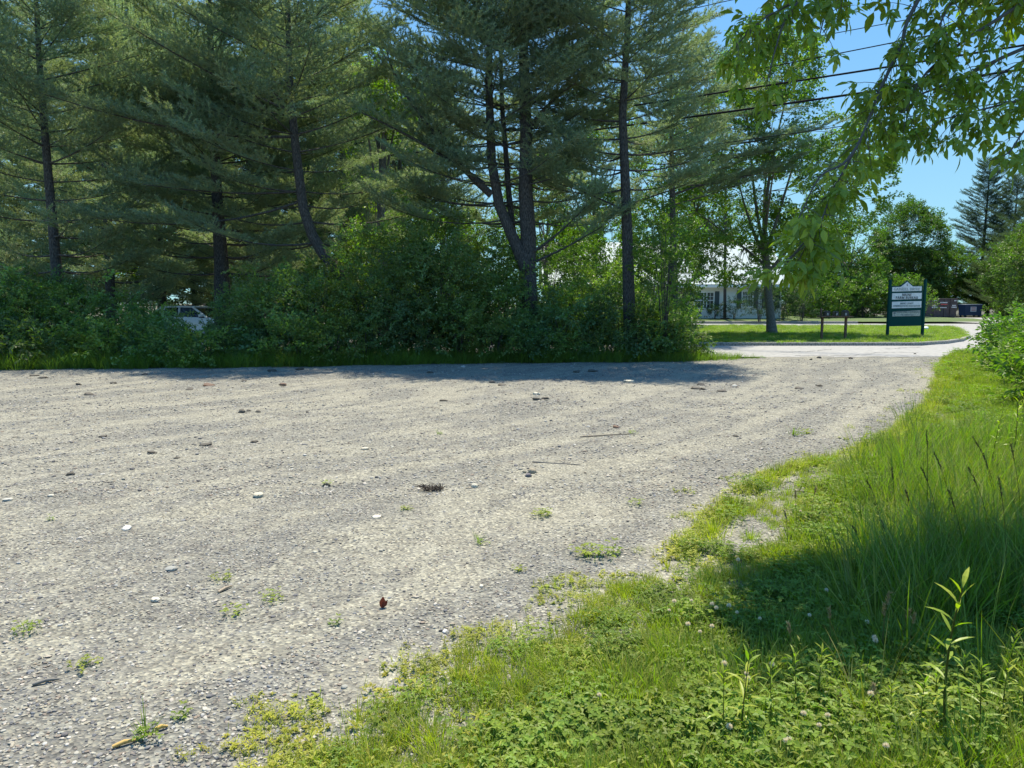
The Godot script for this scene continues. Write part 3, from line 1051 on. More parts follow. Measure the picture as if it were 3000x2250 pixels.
	rl.cbox(Vector3((2394 - 2440) * mk, .93, -.16), Vector3((2487 - 2440) * mk, .97, .3), .008)
	part(mb, "plank", rl.mesh(), M.wood)
	var stub := MB.new()
	stub.cbox(Vector3((2403 - 2440) * mk, .97, -.15), Vector3((2407 - 2440) * mk, 1.3, -.08), .008)
	part(mb, "upright", stub.mesh(), M.wood)
	var lab := ["dark mailbox beside the upright stub of the wooden rail", "narrow dark mailbox between the two others on the wooden rail", "larger dark mailbox with pale door mark above the second post"]
	var spec := [[2414.0, .075, .21, "U"], [2440.0, .06, .20, "U"], [2467.0, .09, .24, "0"]]
	for i in 3:
		var s: Array = spec[i]
		var m := thing("mailbox", lab[i], "mailbox", Vector3((s[0] - 1500) * mk, .10 + .972, -md + .06))
		var b := MB.new()
		var prof := []
		for q in 9:
			var a := PI * q / 8
			prof.append(Vector2(cos(a) * s[1], s[2] - s[1] + sin(a) * s[1]))
		prof.append(Vector2(-s[1], 0))
		prof.push_front(Vector2(s[1], 0))
		for q in prof.size():
			var a2: Vector2 = prof[q]
			var e2: Vector2 = prof[(q + 1) % prof.size()]
			b.quad(Vector3(a2.x, a2.y, -.1), Vector3(e2.x, e2.y, -.1), Vector3(e2.x, e2.y, .24), Vector3(a2.x, a2.y, .24))
			b.tri(Vector3(0, .08, -.1), Vector3(a2.x, a2.y, -.1), Vector3(e2.x, e2.y, -.1))
		part(m, "shell", b.mesh(), M.black)
		var dr := MB.new()
		for q in prof.size():
			var a3: Vector2 = prof[q] * 1.03
			var e3: Vector2 = prof[(q + 1) % prof.size()] * 1.03
			dr.tri(Vector3(0, .08, .256), Vector3(a3.x, a3.y, .25), Vector3(e3.x, e3.y, .25))
			dr.quad(Vector3(a3.x, a3.y, .235), Vector3(e3.x, e3.y, .235), Vector3(e3.x, e3.y, .25), Vector3(a3.x, a3.y, .25))
		var dp := part(m, "door", dr.mesh(), M.black)
		var mk2 := MB.new()
		mk2.box(Vector3(-s[1] * .8, .03, .257), Vector3(-s[1] * .62, .12, .262))
		mk2.box(Vector3(-s[1] * .3, .03, .257), Vector3(-s[1] * .12, .12, .262))
		mk2.box(Vector3(-s[1] * .62, .11, .257), Vector3(-s[1] * .3, .12, .262))
		part(dp, "number_mark", mk2.mesh(), M.mark)
		var fl := MB.new()
		fl.box(Vector3(s[1], .1, .05), Vector3(s[1] + .008, .13, .2))
		part(m, "flag", fl.mesh(), M.black)
	# dumpsters
	var bd := 81.0
	var bk := bd / FPX
	var br := thing("brown_dumpster", "tall brown steel dumpster with pale marks beside the driveway end", "dumpster", Vector3((2745 - 1500) * bk, 0, -bd))
	var w := MB.new()
	var W := 52 * bk
	var H := 56 * bk
	for q in [[-1.0, 1.0]]:
		# front, leaning sides, rear sloping
		var f := [Vector3(-W, .12, 0), Vector3(-W, H, 0), Vector3(W, H, 0), Vector3(W * 1.02, H * .62, 0), Vector3(W * .93, .12, 0)]
		var z := Vector3(0, 0, -2.0)
		for i in range(1, 4):
			w.tri(f[0], f[i], f[i + 1])
			w.tri(f[0] + z, f[i] + z, f[i + 1] + z)
		for i in 5:
			w.quad(f[i], f[(i + 1) % 5], f[(i + 1) % 5] + z, f[i] + z)
	part(br, "body", w.mesh(), M.dump_brown)
	var rim := MB.new()
	rim.cbox(Vector3(-W - .04, H - .08, -2.04), Vector3(W + .04, H + .02, .05), .015)
	part(br, "rim", rim.mesh(), M.dump_brown)
	for u in [-.72, -.3, .28, .62]:
		var ri := MB.new()
		ri.cbox(Vector3(u * W - .05, .15, 0), Vector3(u * W + .05, H - .08, .07), .01)
		part(br, "rib", ri.mesh(), M.dump_brown)
	var sk := MB.new()
	sk.cbox(Vector3(-W, .0, -1.9), Vector3(W * .9, .13, -.05), .01)
	part(br, "skid", sk.mesh(), M.rubber)
	var op := MB.new()
	var cxo := 12 * bk
	var ring := [Vector3(-.33, .3, .012), Vector3(-.33, .75, .012), Vector3(-.16, .98, .012), Vector3(.16, .98, .012), Vector3(.33, .75, .012), Vector3(.33, .3, .012)]
	for i in range(1, 5):
		op.tri(ring[0] + Vector3(cxo, 0, 0), ring[i] + Vector3(cxo, 0, 0), ring[i + 1] + Vector3(cxo, 0, 0))
	part(br, "opening", op.mesh(), M.black)
	var marks := MB.new()
	var mk3 := func(x: float, y: float, ww: float, hh: float) -> void:      # short dashes as of small worn letters
		var q := x - ww * .5
		while q < x + ww * .5 - .05:
			var e := rr(.07, .12)
			marks.box(Vector3(q, y - hh * .5, .072), Vector3(minf(q + e, x + ww * .5), y + hh * .5, .078))
			q += e + .04
	rng.seed = 5
	for a in [[-15.0, 50.0, 11.0, 2.6], [-15, 35, 11, 3.2], [-14, 30.5, 17, 3.2], [45, 50, 6, 3.2], [42, 36, 11, 3], [42, 31, 14, 3], [12, 30, 20, 2.4], [12, 44.5, 21, 3.2]]:
		mk3.call(a[0] * bk, a[1] * bk, a[2] * bk, a[3] * bk)
	part(br, "markings", marks.mesh(), M.mark, Vector3.ZERO, "stuff")
	var rm := MB.new()
	rm.box(Vector3(3 * bk, 38 * bk, .072), Vector3(22 * bk, 40.5 * bk, .078))
	part(br, "stripe", rm.mesh(), M.red)
	var ud := 85.0
	var uk := ud / FPX
	var bl := thing("blue_dumpster", "small dark blue dumpster with white notice near the trees", "dumpster", Vector3((2845 - 1500) * uk, 0, -ud))
	var bw := 25 * uk
	var bh := 36 * uk
	var bb := MB.new()
	var lo := [Vector3(-bw * .93, .2, 0), Vector3(bw * .93, .2, 0), Vector3(bw * .93, .2, -1.2), Vector3(-bw * .93, .2, -1.2)]
	var hi := [Vector3(-bw, bh, .08), Vector3(bw, bh, .08), Vector3(bw, bh, -1.3), Vector3(-bw, bh, -1.3)]
	for i in 4:
		bb.quad(lo[i], lo[(i + 1) % 4], hi[(i + 1) % 4], hi[i])
	bb.quad(lo[0], lo[1], lo[2], lo[3])
	part(bl, "body", bb.mesh(), M.dump_blue)
	for u in [-.5, .5]:
		var lm := MB.new()
		lm.cbox(Vector3(u * bw - bw * .49, bh + .004, -1.33), Vector3(u * bw + bw * .49, bh + .07, .12), .02)
		part(bl, "lid", lm.mesh(), M.lid)
	for u in [-.8, .78]:
		for z in [-.15, -1.05]:
			var wm := MB.new()
			wm.cbox(Vector3(u * bw - .1, 0, z - .08), Vector3(u * bw + .1, .22, z + .08), .02)
			part(bl, "caster", wm.mesh(), M.rubber)
	var nt := MB.new()
	nt.box(Vector3(-bw * .38, bh * .45, .07), Vector3(bw * .3, bh * .84, .085))
	var no := part(bl, "notice", nt.mesh(), M.mark)
	var rl2 := MB.new()
	for y in [.52, .63, .74]:
		rl2.box(Vector3(-bw * .3, bh * y, .086), Vector3(bw * .22, bh * (y + .05), .092))
	part(no, "print", rl2.mesh(), M.red)
	# pale stone by the sign
	var ps := thing("pale_stone", "white stone lying on the lawn beside the green sign post", "stone", gp(2712, 966, .10))
	var pm2 := part(ps, "rock", SP.pebble[1], M.stone, Vector3(0, .08, 0))
	pm2.scale = Vector3(.16, .11, .14)
	# poles and overhead wires
	var hp := thing("utility_pole", "dark slender utility pole standing before the pale house", "pole", Vector3((2121 - 1500) / FPX * 60.3, .28, -60.3))
	var hm := MB.new()
	hm.tube([Vector3.ZERO, Vector3(-.12, 5, 0), Vector3(-.24, 10.5, 0)], [.13, .11, .09], 9)
	part(hp, "shaft", hm.mesh(), M.pole)
	var hb := MB.new()
	hb.cbox(Vector3(-.33, 0, -.2), Vector3(.33, .14, .2), .03)
	part(hp, "base", hb.mesh(), M.pole)
	var wl := [Vector3(-19.5, 0, -45.8), Vector3(28, 0, -16.8)]
	var plab := ["wooden utility pole behind the pines holding the road wires", "wooden utility pole beside the road beyond the verge shrubs"]
	for i in 2:
		var p := thing("utility_pole", plab[i], "pole", wl[i])
		var m := MB.new()
		m.tube([Vector3(0, -.04, 0), Vector3(0, 13.4, 0)], [.17, .12], 10)
		part(p, "shaft", m.mesh(), M.pole)
		var c := MB.new()
		c.cbox(Vector3(-1.1, 12.6, -.06), Vector3(1.1, 12.75, .06), .01)
		part(p, "crossarm", c.mesh(), M.pole).rotation.y = .5
	var wlab := ["topmost thin power wire over the road", "second thin power wire below the topmost one", "thin sagging wire just above the thick cables", "upper thick black cable over the road", "lower thick black cable over the road", "lowest thin wire beneath the thick cables"]
	var hgt := [[12.7, 13.1, .015, .5], [11.0, 11.1, .015, .5], [9.3, 10.9, .02, .4], [9.7, 9.6, .036, .45], [8.9, 8.9, .042, .45], [7.0, 8.3, .016, .4]]
	for i in 6:
		var h: Array = hgt[i]
		var pts := []
		var rad := []
		for q in 33:
			var t := q / 32.0
			var p: Vector3 = wl[0].lerp(wl[1], t)
			pts.append(Vector3(p.x, lerpf(h[0], h[1], t) - h[3] * 4 * t * (1 - t) + h[3] * .7, p.z))
			rad.append(h[2])
		var m := MB.new()
		m.tube(pts, rad, 5)
		var wo := thing("overhead_wire", wlab[i], "wire")
		part(wo, "strand", m.mesh(), M.wire)
	var gw := thing("overhead_wire", "thin guy wire slanting down past the dark pole by the house", "wire")
	var gm := MB.new()
	gm.tube([atd(1985, 745, 58.5), atd(2070, 793, 58.8), atd(2120, 816, 59.2), atd(2180, 838, 59.5), atd(2290, 872, 60)], [.02, .02, .02, .02, .02], 5)
	part(gw, "strand", gm.mesh(), M.wire)

func build_car() -> void:
	var at := Vector3((583 - 1500) / FPX * 34.5, 0.0, -34.5)
	var o := thing("parked_car", "white car half hidden behind the thicket shrubs", "car", at, "", deg_to_rad(-16))
	# stations along the length: x, sill, belt, half width
	var st := [[-2.25, .45, .85, .62], [-2.15, .32, .98, .78], [-1.5, .25, 1.0, .86], [0, .22, .98, .88], [1.2, .25, .95, .87], [1.9, .32, .86, .8], [2.25, .42, .70, .6]]
	var b := MB.new()
	var prev := []
	for s in st:
		var row := []
		for q in [[-.9, 0.0], [-1.0, .25], [-1.0, .7], [-.9, 1.0], [.9, 1.0], [1.0, .7], [1.0, .25], [.9, 0.0]]:
			row.append(Vector3(s[0], lerpf(s[1], s[2], q[1]), q[0] * s[3]))
		if prev:
			for i in 8:
				b.quad(prev[i], prev[(i + 1) % 8], row[(i + 1) % 8], row[i])
		else:
			for i in range(1, 7):
				b.tri(row[0], row[i], row[i + 1])
		prev = row
	for i in range(1, 7):
		b.tri(prev[0], prev[i], prev[i + 1])
	part(o, "body", b.mesh(), M.car_white)
	# cabin: dark glass body, white roof and pillars
	var lo := [Vector3(-2.0, .97, .78), Vector3(1.15, .93, .8)]
	var hi := [Vector3(-1.45, 1.40, .62), Vector3(.25, 1.40, .62)]
	var g := MB.new()
	for s in [1.0, -1.0]:
		g.quad(lo[0] * Vector3(1, 1, s), hi[0] * Vector3(1, 1, s), hi[1] * Vector3(1, 1, s), lo[1] * Vector3(1, 1, s))
	for i in 2:
		g.quad(lo[i], hi[i], hi[i] * Vector3(1, 1, -1), lo[i] * Vector3(1, 1, -1))
	part(o, "window", g.mesh(), M.pane)
	var r := MB.new()
	r.cbox(Vector3(-1.5, 1.38, -.64), Vector3(.3, 1.47, .64), .035)
	part(o, "roof", r.mesh(), M.car_white)
	for s in [1.0, -1.0]:
		for p in [[lo[0], hi[0]], [lo[1], hi[1]], [Vector3(-.35, .97, .805), Vector3(-.45, 1.4, .635)], [Vector3(-1.3, .97, .80), Vector3(-1.25, 1.4, .63)]]:
			var pm := MB.new()
			var z := Vector3(1, 1, s)
			pm.tube([p[0] * z, p[1] * z + Vector3(0, .02, 0)], [.055, .045], 6)
			part(o, "pillar", pm.mesh(), M.car_white)
		var mm := MB.new()
		mm.cbox(Vector3(.75, .98, .84 * s - .09), Vector3(.9, 1.1, .84 * s + .09), .03)
		part(o, "mirror", mm.mesh(), M.car_white)
		for x in [-1.4, 1.4]:
			var w := MB.new()
			w.tube([Vector3(x, .32, .72 * s), Vector3(x, .32, .9 * s)], [.32, .32], 20)
			var wo := part(o, "wheel", w.mesh(), M.rubber)
			var rm := MB.new()
			rm.tube([Vector3(x, .32, .895 * s), Vector3(x, .32, .91 * s)], [.2, .19], 16)
			part(wo, "rim", rm.mesh(), M.chrome)
		var hl := MB.new()
		hl.cbox(Vector3(2.02, .62, .55 * s - .14), Vector3(2.2, .74, .55 * s + .14), .03)
		part(o, "headlight", hl.mesh(), M.lamp_glass)

# ---------------------------------------------------------------- pines between lot and road
func rel(p: Array, d: float, base: Vector3) -> Vector3: return atd(p[0], p[1], d) - base
func stem(px: Array, d: float, base: Vector3, r0: float, r1: float, top_y: float) -> Array:
	var pts := []
	for p in px:
		pts.append(rel(p, d, base))
	var last: Vector3 = pts[pts.size() - 1]
	var dir: Vector3 = (last - pts[pts.size() - 2]).normalized()
	if last.y < top_y - .5:
		pts.append(Vector3(last.x + dir.x * .3, top_y, last.z))
	var rad := []
	for i in pts.size():
		var t: float = pts[i].y / top_y
		rad.append(lerpf(r0, r1, clampf(t, 0, 1)) * (1.25 if i == 0 else 1.0))
	return [pts, rad]
func build_pines() -> void:
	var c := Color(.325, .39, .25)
	var b1 := Vector3((178 - 1500) / FPX * 23.0, 0, -23.0)
	var t1 := thing("pine_tree", "slender white pine with bare lower trunk at thicket end", "tree", b1)
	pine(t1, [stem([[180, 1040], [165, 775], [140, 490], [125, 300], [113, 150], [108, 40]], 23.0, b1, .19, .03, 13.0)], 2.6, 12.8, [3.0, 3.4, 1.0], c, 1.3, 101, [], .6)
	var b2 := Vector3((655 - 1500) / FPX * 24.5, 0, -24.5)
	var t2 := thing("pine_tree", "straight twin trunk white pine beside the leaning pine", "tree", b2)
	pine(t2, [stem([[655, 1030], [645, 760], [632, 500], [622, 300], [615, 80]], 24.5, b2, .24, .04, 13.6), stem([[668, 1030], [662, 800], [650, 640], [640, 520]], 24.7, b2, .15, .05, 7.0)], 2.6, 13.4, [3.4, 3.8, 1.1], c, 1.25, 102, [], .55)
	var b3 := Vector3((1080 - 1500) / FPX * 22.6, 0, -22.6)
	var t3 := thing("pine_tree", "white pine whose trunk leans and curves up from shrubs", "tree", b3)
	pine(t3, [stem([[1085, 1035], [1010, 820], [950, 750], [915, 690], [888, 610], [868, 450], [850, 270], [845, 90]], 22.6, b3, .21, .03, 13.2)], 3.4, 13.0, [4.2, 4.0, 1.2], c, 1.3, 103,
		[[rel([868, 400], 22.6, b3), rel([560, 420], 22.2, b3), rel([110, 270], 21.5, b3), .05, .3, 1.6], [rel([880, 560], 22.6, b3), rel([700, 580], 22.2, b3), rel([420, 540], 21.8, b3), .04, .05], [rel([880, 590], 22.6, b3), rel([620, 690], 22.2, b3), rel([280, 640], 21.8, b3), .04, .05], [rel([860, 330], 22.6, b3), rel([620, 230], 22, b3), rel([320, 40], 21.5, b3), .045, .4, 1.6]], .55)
	var b4 := Vector3((1552 - 1500) / FPX * 22.0, 0, -22.0)
	var t4 := thing("pine_tree", "large white pine forking into several stems above thick trunk", "tree", b4)
	var s4 := [stem([[1560, 1035], [1550, 900], [1545, 780], [1548, 690], [1540, 560], [1542, 400], [1535, 200], [1530, 0]], 22.0, b4, .30, .05, 13.4),
		stem([[1545, 790], [1500, 690], [1462, 600], [1440, 470], [1432, 250], [1435, 60], [1436, -80]], 21.9, b4, .21, .04, 12.6),
		stem([[1530, 780], [1505, 700], [1490, 560], [1480, 420], [1470, 300]], 22.4, b4, .13, .05, 9.0)]
	var lc := func(p: Array, q: Array, r: Array, w: float, t: float) -> Array: return [rel(p, 21.9, b4), rel(q, 21.6, b4), rel(r, 21.2, b4), w, t]
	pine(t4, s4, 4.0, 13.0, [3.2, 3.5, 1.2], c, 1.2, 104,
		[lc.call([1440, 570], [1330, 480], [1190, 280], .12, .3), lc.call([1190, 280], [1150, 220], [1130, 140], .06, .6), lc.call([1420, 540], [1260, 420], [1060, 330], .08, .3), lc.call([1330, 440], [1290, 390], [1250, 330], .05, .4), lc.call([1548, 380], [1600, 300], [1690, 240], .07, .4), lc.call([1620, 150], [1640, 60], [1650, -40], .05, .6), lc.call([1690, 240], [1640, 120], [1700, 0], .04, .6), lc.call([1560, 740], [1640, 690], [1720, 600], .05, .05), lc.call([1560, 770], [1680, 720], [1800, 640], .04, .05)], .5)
	var b5 := Vector3((1850 - 1500) / FPX * 21.4, 0, -21.4)
	var t5 := thing("pine_tree", "dark straight white pine at end of thicket with long boughs", "tree", b5)
	var l5 := func(p: Array, q: Array, r: Array, w: float, t: float) -> Array: return [rel(p, 21.4, b5), rel(q, 21.3, b5), rel(r, 21.2, b5), w, t]
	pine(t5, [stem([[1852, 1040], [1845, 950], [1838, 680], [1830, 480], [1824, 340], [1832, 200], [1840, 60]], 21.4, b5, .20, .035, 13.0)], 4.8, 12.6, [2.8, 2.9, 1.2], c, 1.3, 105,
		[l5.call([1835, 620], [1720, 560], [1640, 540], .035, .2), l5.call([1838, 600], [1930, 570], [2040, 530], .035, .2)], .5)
	var b6 := Vector3((1975 - 1500) / FPX * 33.0, .10, -33.0)
	var t6 := thing("pine_tree", "white pine on the lawn spreading long level boughs toward the maple", "tree", b6)
	var l6 := func(p: Array, q: Array, r: Array, w: float, t: float) -> Array: return [rel(p, 33.0, b6), rel(q, 33.2, b6), rel(r, 33.4, b6), w, t, 1.1]
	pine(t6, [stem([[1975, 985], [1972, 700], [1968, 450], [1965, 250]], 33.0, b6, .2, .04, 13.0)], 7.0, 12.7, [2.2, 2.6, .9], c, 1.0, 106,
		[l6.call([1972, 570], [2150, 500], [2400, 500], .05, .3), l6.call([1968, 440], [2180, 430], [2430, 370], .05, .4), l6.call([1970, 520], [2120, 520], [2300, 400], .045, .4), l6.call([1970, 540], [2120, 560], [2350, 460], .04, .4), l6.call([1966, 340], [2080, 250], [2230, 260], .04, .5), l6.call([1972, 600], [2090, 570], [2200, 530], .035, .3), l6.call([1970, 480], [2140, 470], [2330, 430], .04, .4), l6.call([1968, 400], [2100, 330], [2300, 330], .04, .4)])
	# second row across the road, closing the view to the left
	var back := [[-60, 36, 15, 3.6], [330, 33, 15.5, 3.8], [480, 39, 17, 4.0], [740, 36, 16, 3.8], [1010, 40, 17, 3.8], [180, 44, 19, 4.2], [880, 47, 19, 4.2], [620, 52, 21, 4.4], [-250, 40, 17, 4.0], [1290, 46, 14.5, 3.2], [30, 50, 20, 4.4], [400, 56, 22, 4.6], [1130, 58, 17, 4.0]]
	for i in back.size():
		var q: Array = back[i]
		var bb := Vector3((q[0] - 1500) / FPX * q[1], -.04, -q[1])
		var o := thing("pine_tree", "tall white pine in the woods across the road", "tree", bb, "pines in the woods across the road")
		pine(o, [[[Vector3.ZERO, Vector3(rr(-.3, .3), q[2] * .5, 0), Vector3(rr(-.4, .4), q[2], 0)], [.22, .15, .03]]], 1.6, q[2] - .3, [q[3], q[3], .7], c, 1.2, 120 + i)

func build_far_trees() -> void:
	# grove maple behind the mailboxes
	var d := 36.8
	var mb := Vector3((2262 - 1500) / FPX * d, .10, -d)
	var o := thing("maple_tree", "tall airy maple with several stems on the lawn behind mailboxes", "tree", mb)
	var R := func(px: float, py: float, dd := 0.0) -> Vector3: return atd(px, py, d + dd) - mb
	broadleaf(o, [R.call(2262, 985), R.call(2258, 930), R.call(2250, 850), R.call(2245, 770), R.call(2240, 700)], [.30, .21, .19, .18, .15],
		[[R.call(2245, 760), R.call(2200, 680), R.call(2165, 540), .11], [R.call(2242, 740), R.call(2205, 600), R.call(2195, 380), .10], [R.call(2240, 700), R.call(2235, 560), R.call(2300, 300), .11], [R.call(2245, 740), R.call(2290, 600), R.call(2340, 430, 1), .10], [R.call(2250, 800), R.call(2330, 700), R.call(2420, 600), .09], [R.call(2246, 780), R.call(2150, 700), R.call(2040, 620), .08], [R.call(2240, 700), R.call(2230, 600, 2), R.call(2260, 380, 3), .09], [R.call(2240, 700), R.call(2250, 600, -2), R.call(2270, 480, -3), .08]],
		[[R.call(2260, 470), Vector3(4.0, 4.2, 3.6), 95], [R.call(2200, 330), Vector3(3.2, 3.0, 3.0), 60], [R.call(2420, 560), Vector3(2.6, 2.6, 2.6), 42], [R.call(2090, 640), Vector3(2.2, 2.0, 2.2), 30], [R.call(2330, 740), Vector3(2.0, 1.3, 2.0), 20], [R.call(2150, 760), Vector3(1.6, .9, 1.6), 8], [R.call(2250, 210), Vector3(2.2, 1.7, 2.2), 30], [R.call(2540, 450), Vector3(1.5, 1.0, 1.5), 8]], "spray", 8, 1.15, Color(0.25, 0.335, 0.08), 201)
	# light broadleaf trees beyond, seen between the pines
	var spec := [
		["birch_tree", "light green broadleaf tree showing between the forked and dark pines", 1740, 44, 560, 270, 3.2, 70, Color(0.174, 0.246, 0.054)],
		["birch_tree", "light green tree beyond the pines left of the pale roof", 1600, 56, 640, 480, 3.8, 55, Color(0.160, 0.232, 0.054)],
		["birch_tree", "yellow green tree whose crown shows behind the diagonal pine limb", 1180, 48, 330, 230, 2.8, 50, Color(0.217, 0.290, 0.047)],
		["birch_tree", "yellow green leafy crown peeking between leaning and forked pines", 1125, 31, 275, 205, 1.3, 26, Color(0.27, 0.34, 0.07)],
		["birch_tree", "pale green tree rising beside the porch end of house", 1940, 50, 600, 380, 3.0, 60, Color(0.160, 0.232, 0.054)],
		["broad_tree", "dark shaded broadleaf tree in the woods behind leaning pine", 1090, 52, 520, 390, 4.4, 120, Color(0.13, 0.20, 0.07)],
		["broad_tree", "dark tree low behind the straight twin pine", 760, 44, 600, 420, 3.8, 90, Color(0.13, 0.20, 0.07)],
		["broad_tree", "round dark maple behind the green sign", 2660, 92, 740, 600, 4.0, 240, Color(0.12, 0.19, 0.05)],
		["broad_tree", "leafy light tree between mailboxes and round maple", 2470, 70, 760, 640, 3.6, 80, Color(0.145, 0.225, 0.047)],
		["broad_tree", "small light tree left of the round maple beyond the lawn", 2390, 74, 800, 700, 3.4, 70, Color(0.131, 0.203, 0.047)],
		["broad_tree", "light leafy tree behind the brown dumpster", 2790, 96, 800, 735, 3.6, 90, Color(0.145, 0.225, 0.047)],
		["broad_tree", "large light leafed tree right of the blue dumpster", 3020, 58, 800, 705, 2.9, 100, Color(0.145, 0.210, 0.061)],
		["broad_tree", "silvery leaved tree at the verge beyond the driveway", 3110, 46, 760, 640, 2.6, 90, Color(0.145, 0.203, 0.061)],
		["broad_tree", "dark dense tree shading ground right of the blue dumpster", 2930, 92, 830, 790, 3.4, 120, Color(0.13, 0.20, 0.07)],
		["broad_tree", "far broadleaf tree above the roof of the house", 2060, 90, 640, 560, 4.5, 70, Color(0.131, 0.189, 0.054)],
	]
	for i in spec.size():
		var s: Array = spec[i]
		var dd: float = s[3]
		var base := Vector3((s[2] - 1500) / FPX * dd, -.04, -dd)
		var cen := atd(s[2], s[4], dd) - base
		var top: float = (atd(s[2], s[5], dd) - base).y
		var t := thing(s[0], s[1], "tree", base)
		rng.seed = 300 + i
		var trunk := [Vector3.ZERO, Vector3(rr(-.2, .2), cen.y * .5, 0), Vector3(rr(-.3, .3), cen.y, 0)]
		var limbs := []
		for k in 7:
			var a := TAU * k / 7 + rr(-.3, .3)
			var y := cen.y * rr(.35, .9)
			var e: Vector3 = Vector3(cos(a) * s[6] * .75, lerpf(cen.y, top, rr(0, .8)), sin(a) * s[6] * .75)
			limbs.append([Vector3(0, y, 0), Vector3(e.x * .4, lerpf(y, e.y, .6), e.z * .4), e, .07])
		var ry := top - cen.y
		var lowc: float = s[7] * .45
		broadleaf(t, trunk, [.22, .17, .08], limbs, [[cen, Vector3(s[6], ry, s[6]), s[7]], [Vector3(0, cen.y * .55, 0), Vector3(s[6] * .9, cen.y * .45, s[6] * .9), int(lowc)]], "spray", 8, 1.7 if dd > 60 else 1.3, s[8], 330 + i)
	# conifers by the house and beyond the driveway
	for s in [[2222, 57.5, .0, 3.3, .95, "dark spruce bush at the window end of the house"], [2345, 58.5, .0, 3.3, 1.1, "dark spruce bush between maple trunk and mailboxes"], [2290, 59.5, .0, 2.6, 1.0, "dark yew against the house behind maple trunk"]]:
		var t := thing("spruce_bush", s[5], "shrub", Vector3((s[0] - 1500) / FPX * s[1], .16, -s[1]))
		bush(t, s[4], s[3], 150, Color(0.06, 0.10, 0.06), int(s[0]), "bush", 1.2)
	for s in [[2862, 105, 472, 4.6, "tall dark pine with layered boughs against open sky", Color(0.072, 0.116, 0.068), 1.15], [2945, 100, 520, 5.0, "tall pine just right of the layered dark pine", Color(0.087, 0.131, 0.074), 1.1], [3020, 88, 560, 5.2, "dense green pine behind light leafed tree at driveway", Color(0.109, 0.160, 0.081), 1.3], [2960, 84, 690, 4.4, "shorter green pine behind the blue dumpster", Color(0.116, 0.167, 0.081), 1.4], [3120, 80, 500, 5, "pine standing at the far edge of driveway woods", Color(0.102, 0.152, 0.081), 1.1], [2885, 96, 800, 3.6, "low feathery young pine behind the blue dumpster", Color(0.145, 0.203, 0.101), 1.5]]:
		var base := Vector3((s[0] - 1500) / FPX * s[1], -.04, -s[1])
		var top: float = (atd(s[0], s[2], s[1]) - base).y
		var t := thing("pine_tree", s[4], "tree", base)
		pine(t, [[[Vector3.ZERO, Vector3(0, top * .5, 0), Vector3(.2, top, 0)], [.3, .2, .03]]], 1.0, top - .3, [s[3], s[3] * .85, .9], s[5], s[6], int(s[0]))

